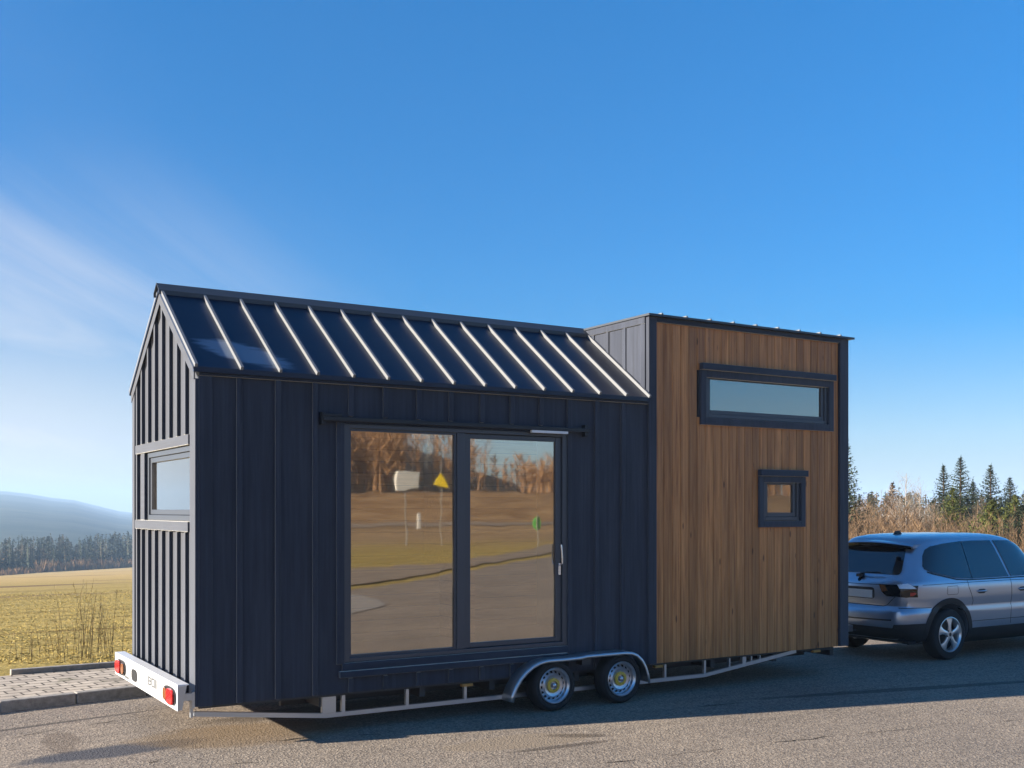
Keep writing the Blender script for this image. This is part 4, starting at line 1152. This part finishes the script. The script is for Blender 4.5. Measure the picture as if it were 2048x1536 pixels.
# forest across the meadow on the left
g = MB(); rnd = random.Random(9)
for i in range(1500):
    px = rnd.uniform(-420, 900) if i % 4 else rnd.uniform(900, 1650)
    row = rnd.random(); d0 = lerp_table(px, [(-400, 250), (0, 300), (270, 400), (1650, 420)])
    dep = d0 + row * 60
    x, y = col_at(px, dep); base = lerp_table(px, [(-400, 1185), (0, 1138), (60, 1135), (270, 1120), (900, 1110), (1650, 1105)])
    top = lerp_table(px, [(-400, 1085), (0, 1082), (40, 1076), (130, 1072), (150, 1090), (165, 1074), (240, 1066), (600, 1060), (1650, 1050)]) + rnd.gauss(0, 3.5)
    zt = 2.09 + (1019 - top) / 2167.1 * dep; z0 = gz(x, y)
    h = zt - z0
    if rnd.random() < .3: h *= rnd.uniform(.5, .85)
    if h > 1.5: coarse_conifer(g, x, y, h, h * rnd.uniform(.15, .22), rnd, z0, leafs=80)
tag(g.build('forest', 'spruce_far', fix=False), 'dark spruce forest across the meadow at the left under the mountain', 'forest', kind='stuff')
g = MB()
for i in range(900):
    px = rnd.uniform(-300, 500); d0 = lerp_table(px, [(-400, 235), (0, 285), (270, 380), (1650, 400)]); dep = d0 + rnd.uniform(-6, 6)
    x, y = col_at(px, dep); z0 = gz(x, y)
    hh = rnd.uniform(1.2, 4.5) * (1 if 80 < px < 280 else .55)
    for k in range(9): tri(g, Vector((x + rnd.uniform(-1, 1), y, z0)), Vector((rnd.uniform(-.4, .4), 0, 1)) * hh * rnd.uniform(.5, 1), .18)
tag(g.build('hedge_brush', 'dry_brush_far', fix=False), 'brown scrub along the far edge of the meadow', 'scrub', kind='stuff')
# meadow tufts
g = MB(); rnd = random.Random(12)
for i in range(20000):
    t_ = rnd.random() ** 1.5; dep = 14.2 + 40 * t_
    px = rnd.uniform(-260, 560) if rnd.random() < .8 else rnd.uniform(1500, 2200)
    x, y = col_at(px, dep)
    if y < 5.0 and not (x > 7.4 and y > 3.4): continue
    dn = noise.noise(Vector((x * .35, y * .9, 4)))
    if dn < -.1 and rnd.random() < .6: continue
    z = gz(x, y) if y > 4.5 else .03
    hgt = rnd.uniform(.025, .06) * (1.9 if y < 5.6 and rnd.random() < .3 else 1)
    for k in range(2): tri(g, Vector((x + rnd.uniform(-.04, .04), y + rnd.uniform(-.04, .04), z)), Vector((rnd.uniform(-1.3, 1.3), rnd.uniform(-1, 1), rnd.uniform(.15, .6))) * hgt, .004 + dep * .0002)
tag(g.build('grass', 'dry_grass', fix=False), 'short yellow winter grass growing in the meadow', 'grass', kind='stuff')
# dry weeds by the edging stones
def weed(x, y, h, n, seed, label):
    rnd = random.Random(seed); e = MB(); z = gz(x, y)
    for k in range(n):
        bx, by = rnd.gauss(0, .16), rnd.gauss(0, .16); hh = h * rnd.uniform(.45, 1.0); lx, ly = rnd.uniform(-.18, .18) * hh, rnd.uniform(-.18, .18) * hh
        p0 = Vector((bx, by, 0)); p1 = Vector((bx + lx * .4, by + ly * .4, hh * .55)); p2 = Vector((bx + lx, by + ly, hh))
        e.tube([p0, p1, p2], [.0035, .0028, .0012], 3)
        for j in range(7):
            u = rnd.uniform(.3, 1); p = p0.lerp(p2, u); a = rnd.uniform(0, 6.28)
            tri(e, p, Vector((math.cos(a) * .5, math.sin(a) * .5, .8)) * rnd.uniform(.03, .10), .003)
    o = e.build('dry_weed', 'weed_stalk', fix=False); o.location = (x, y, z); tag(o, label, 'weed', 'dry weeds at the edge of the meadow'); return o
weed(.12, 6.0, 1.12, 22, 31, 'tallest dry weed clump rising from the meadow edge left of the house')
weed(-.15, 6.5, .62, 12, 32, 'low thin dry weed clump left of the tallest one')
weed(.42, 6.6, .8, 12, 33, 'dry weed clump right of the tallest one, near the gable')
weed(-.60, 6.1, .42, 7, 34, 'few short dry stalks at the left end of the weeds')
# bare wood and signs behind the viewer, mirrored in the glass
g = MB(); rnd = random.Random(15)
for i in range(4200):
    D = 98 + 130 * rnd.random() ** 1.5; x = rnd.uniform(-.1, 1.05) * D + rnd.uniform(-10, 10); r_ = x / D
    if .50 < r_ < .66 and rnd.random() < .8: continue
    z = gz(x, -D); h = rnd.uniform(5, 9) * (1 if r_ < .6 else .55); o = Vector((x, -D, z)); tip = Vector((rnd.uniform(-.4, .4), 0, h))
    tri(g, o, tip, .09)
    for k in range(20):
        u = rnd.uniform(.2, .95); a = rnd.uniform(0, 6.28)
        tri(g, o + tip * u, Vector((math.cos(a) * .7, math.sin(a) * .7, .9)) * h * rnd.uniform(.12, .28), .07)
tag(g.build('bare_wood', 'dry_brush_far', fix=False), 'brown leafless wood on the hillside mirrored in the door glass', 'wood', kind='stuff')
def rpt(px, dep):
    x, y = col_at(px, dep); return x, -y
x, y = rpt(815, 62); z = gz(x, y)
e = empty('notice_board', (x, y, z)); tag(e, 'white boxy notice board on two posts mirrored in the left door pane', 'sign')
g = MB(); zc_ = 2.09 + (1019 - 961) / 2167 * 62 - z; g.box(-.72, .72, -.12, .12, zc_ - .5, zc_ + .5); g.build('board', 'sign_white', e, bevel=.02)
g = MB(); g.box(-.03, .03, -.04, .04, 0, zc_ - .5); g.build('post', 'pole_grey', e)
x, y = rpt(882, 62); z = gz(x, y)
e = empty('warning_sign', (x, y, z)); tag(e, 'yellow triangular warning sign on a post mirrored in the left door pane', 'sign')
g = MB(); zc_ = 2.09 + (1019 - 961) / 2167 * 62 - z; g.prism([(-.42, zc_ - .32), (.42, zc_ - .32), (0, zc_ + .38)], 'y', -.02, .02); g.build('plate', 'sign_yellow', e)
g = MB(); g.tube([(0, -.04, 0), (0, -.04, zc_ + .9)], .022, 8); g.build('post', 'pole_grey', e)
x, y = rpt(838, 93); z = gz(x, y)
g = MB(); g.box(-.14, .14, -.08, .08, 0, 1.5); o = g.build('marker_post', 'sign_white', bevel=.02); o.location = (x, y, z); tag(o, 'white marker post standing below the notice board mirrored in the glass', 'post')
x, y = rpt(1078, 60); z = gz(x, y)
e = empty('green_sign', (x, y, z)); tag(e, 'green oval sign on a thin post mirrored in the right door pane', 'sign')
g = MB(); g.prism(rounded(0, 1.35, .28, .42, 20, 2), 'y', -.02, .02); g.build('plate', 'sign_green', e)
g = MB(); g.tube([(0, .04, 0), (0, .04, 1.8)], .03, 8); g.build('post', 'pole_grey', e)
x, y = rpt(868, 130); z = gz(x, y)
e = empty('pylon', (x, y, z)); tag(e, 'grey lattice electricity pylon among trees mirrored in the left door pane', 'pylon')
g = MB(); H_ = 26
for k in range(10):
    u0, u1 = k / 10, (k + 1) / 10; w0, w1 = 2.0 * (1 - u0 * .85), 2.0 * (1 - u1 * .85)
    for s1, s2 in ((-1, -1), (1, -1), (1, 1), (-1, 1)):
        g.tube([(s1 * w0, s2 * w0, H_ * u0), (s1 * w1, s2 * w1, H_ * u1)], .045, 4)
    g.tube([(-w0, -w0, H_ * u0), (w1, -w1, H_ * u1)], .028, 4); g.tube([(w0, -w0, H_ * u0), (-w1, -w1, H_ * u1)], .045, 4)
for k in (.72, .88): g.tube([(-4, 0, H_ * k), (4, 0, H_ * k)], .09, 4)
g.build('lattice', 'pole_grey', e)

# ------------------------------------------------------------------ haze
hz = bpy.data.materials.new('haze_air'); hz.use_nodes = True; t = hz.node_tree; t.nodes.clear()
o = N(t, 'ShaderNodeOutputMaterial'); pv_ = N(t, 'ShaderNodeVolumePrincipled')
pv_.inputs['Color'].default_value = (.52, .74, 1, 1); pv_.inputs['Density'].default_value = 3.8e-4
L(t, pv_.outputs[0], o.inputs['Volume']); MATS['haze_air'] = hz
g = MB(); g.box(-5600, 5700, -1300, 5700, -30, 92)
tag(g.build('haze', 'haze_air'), kind='stuff')
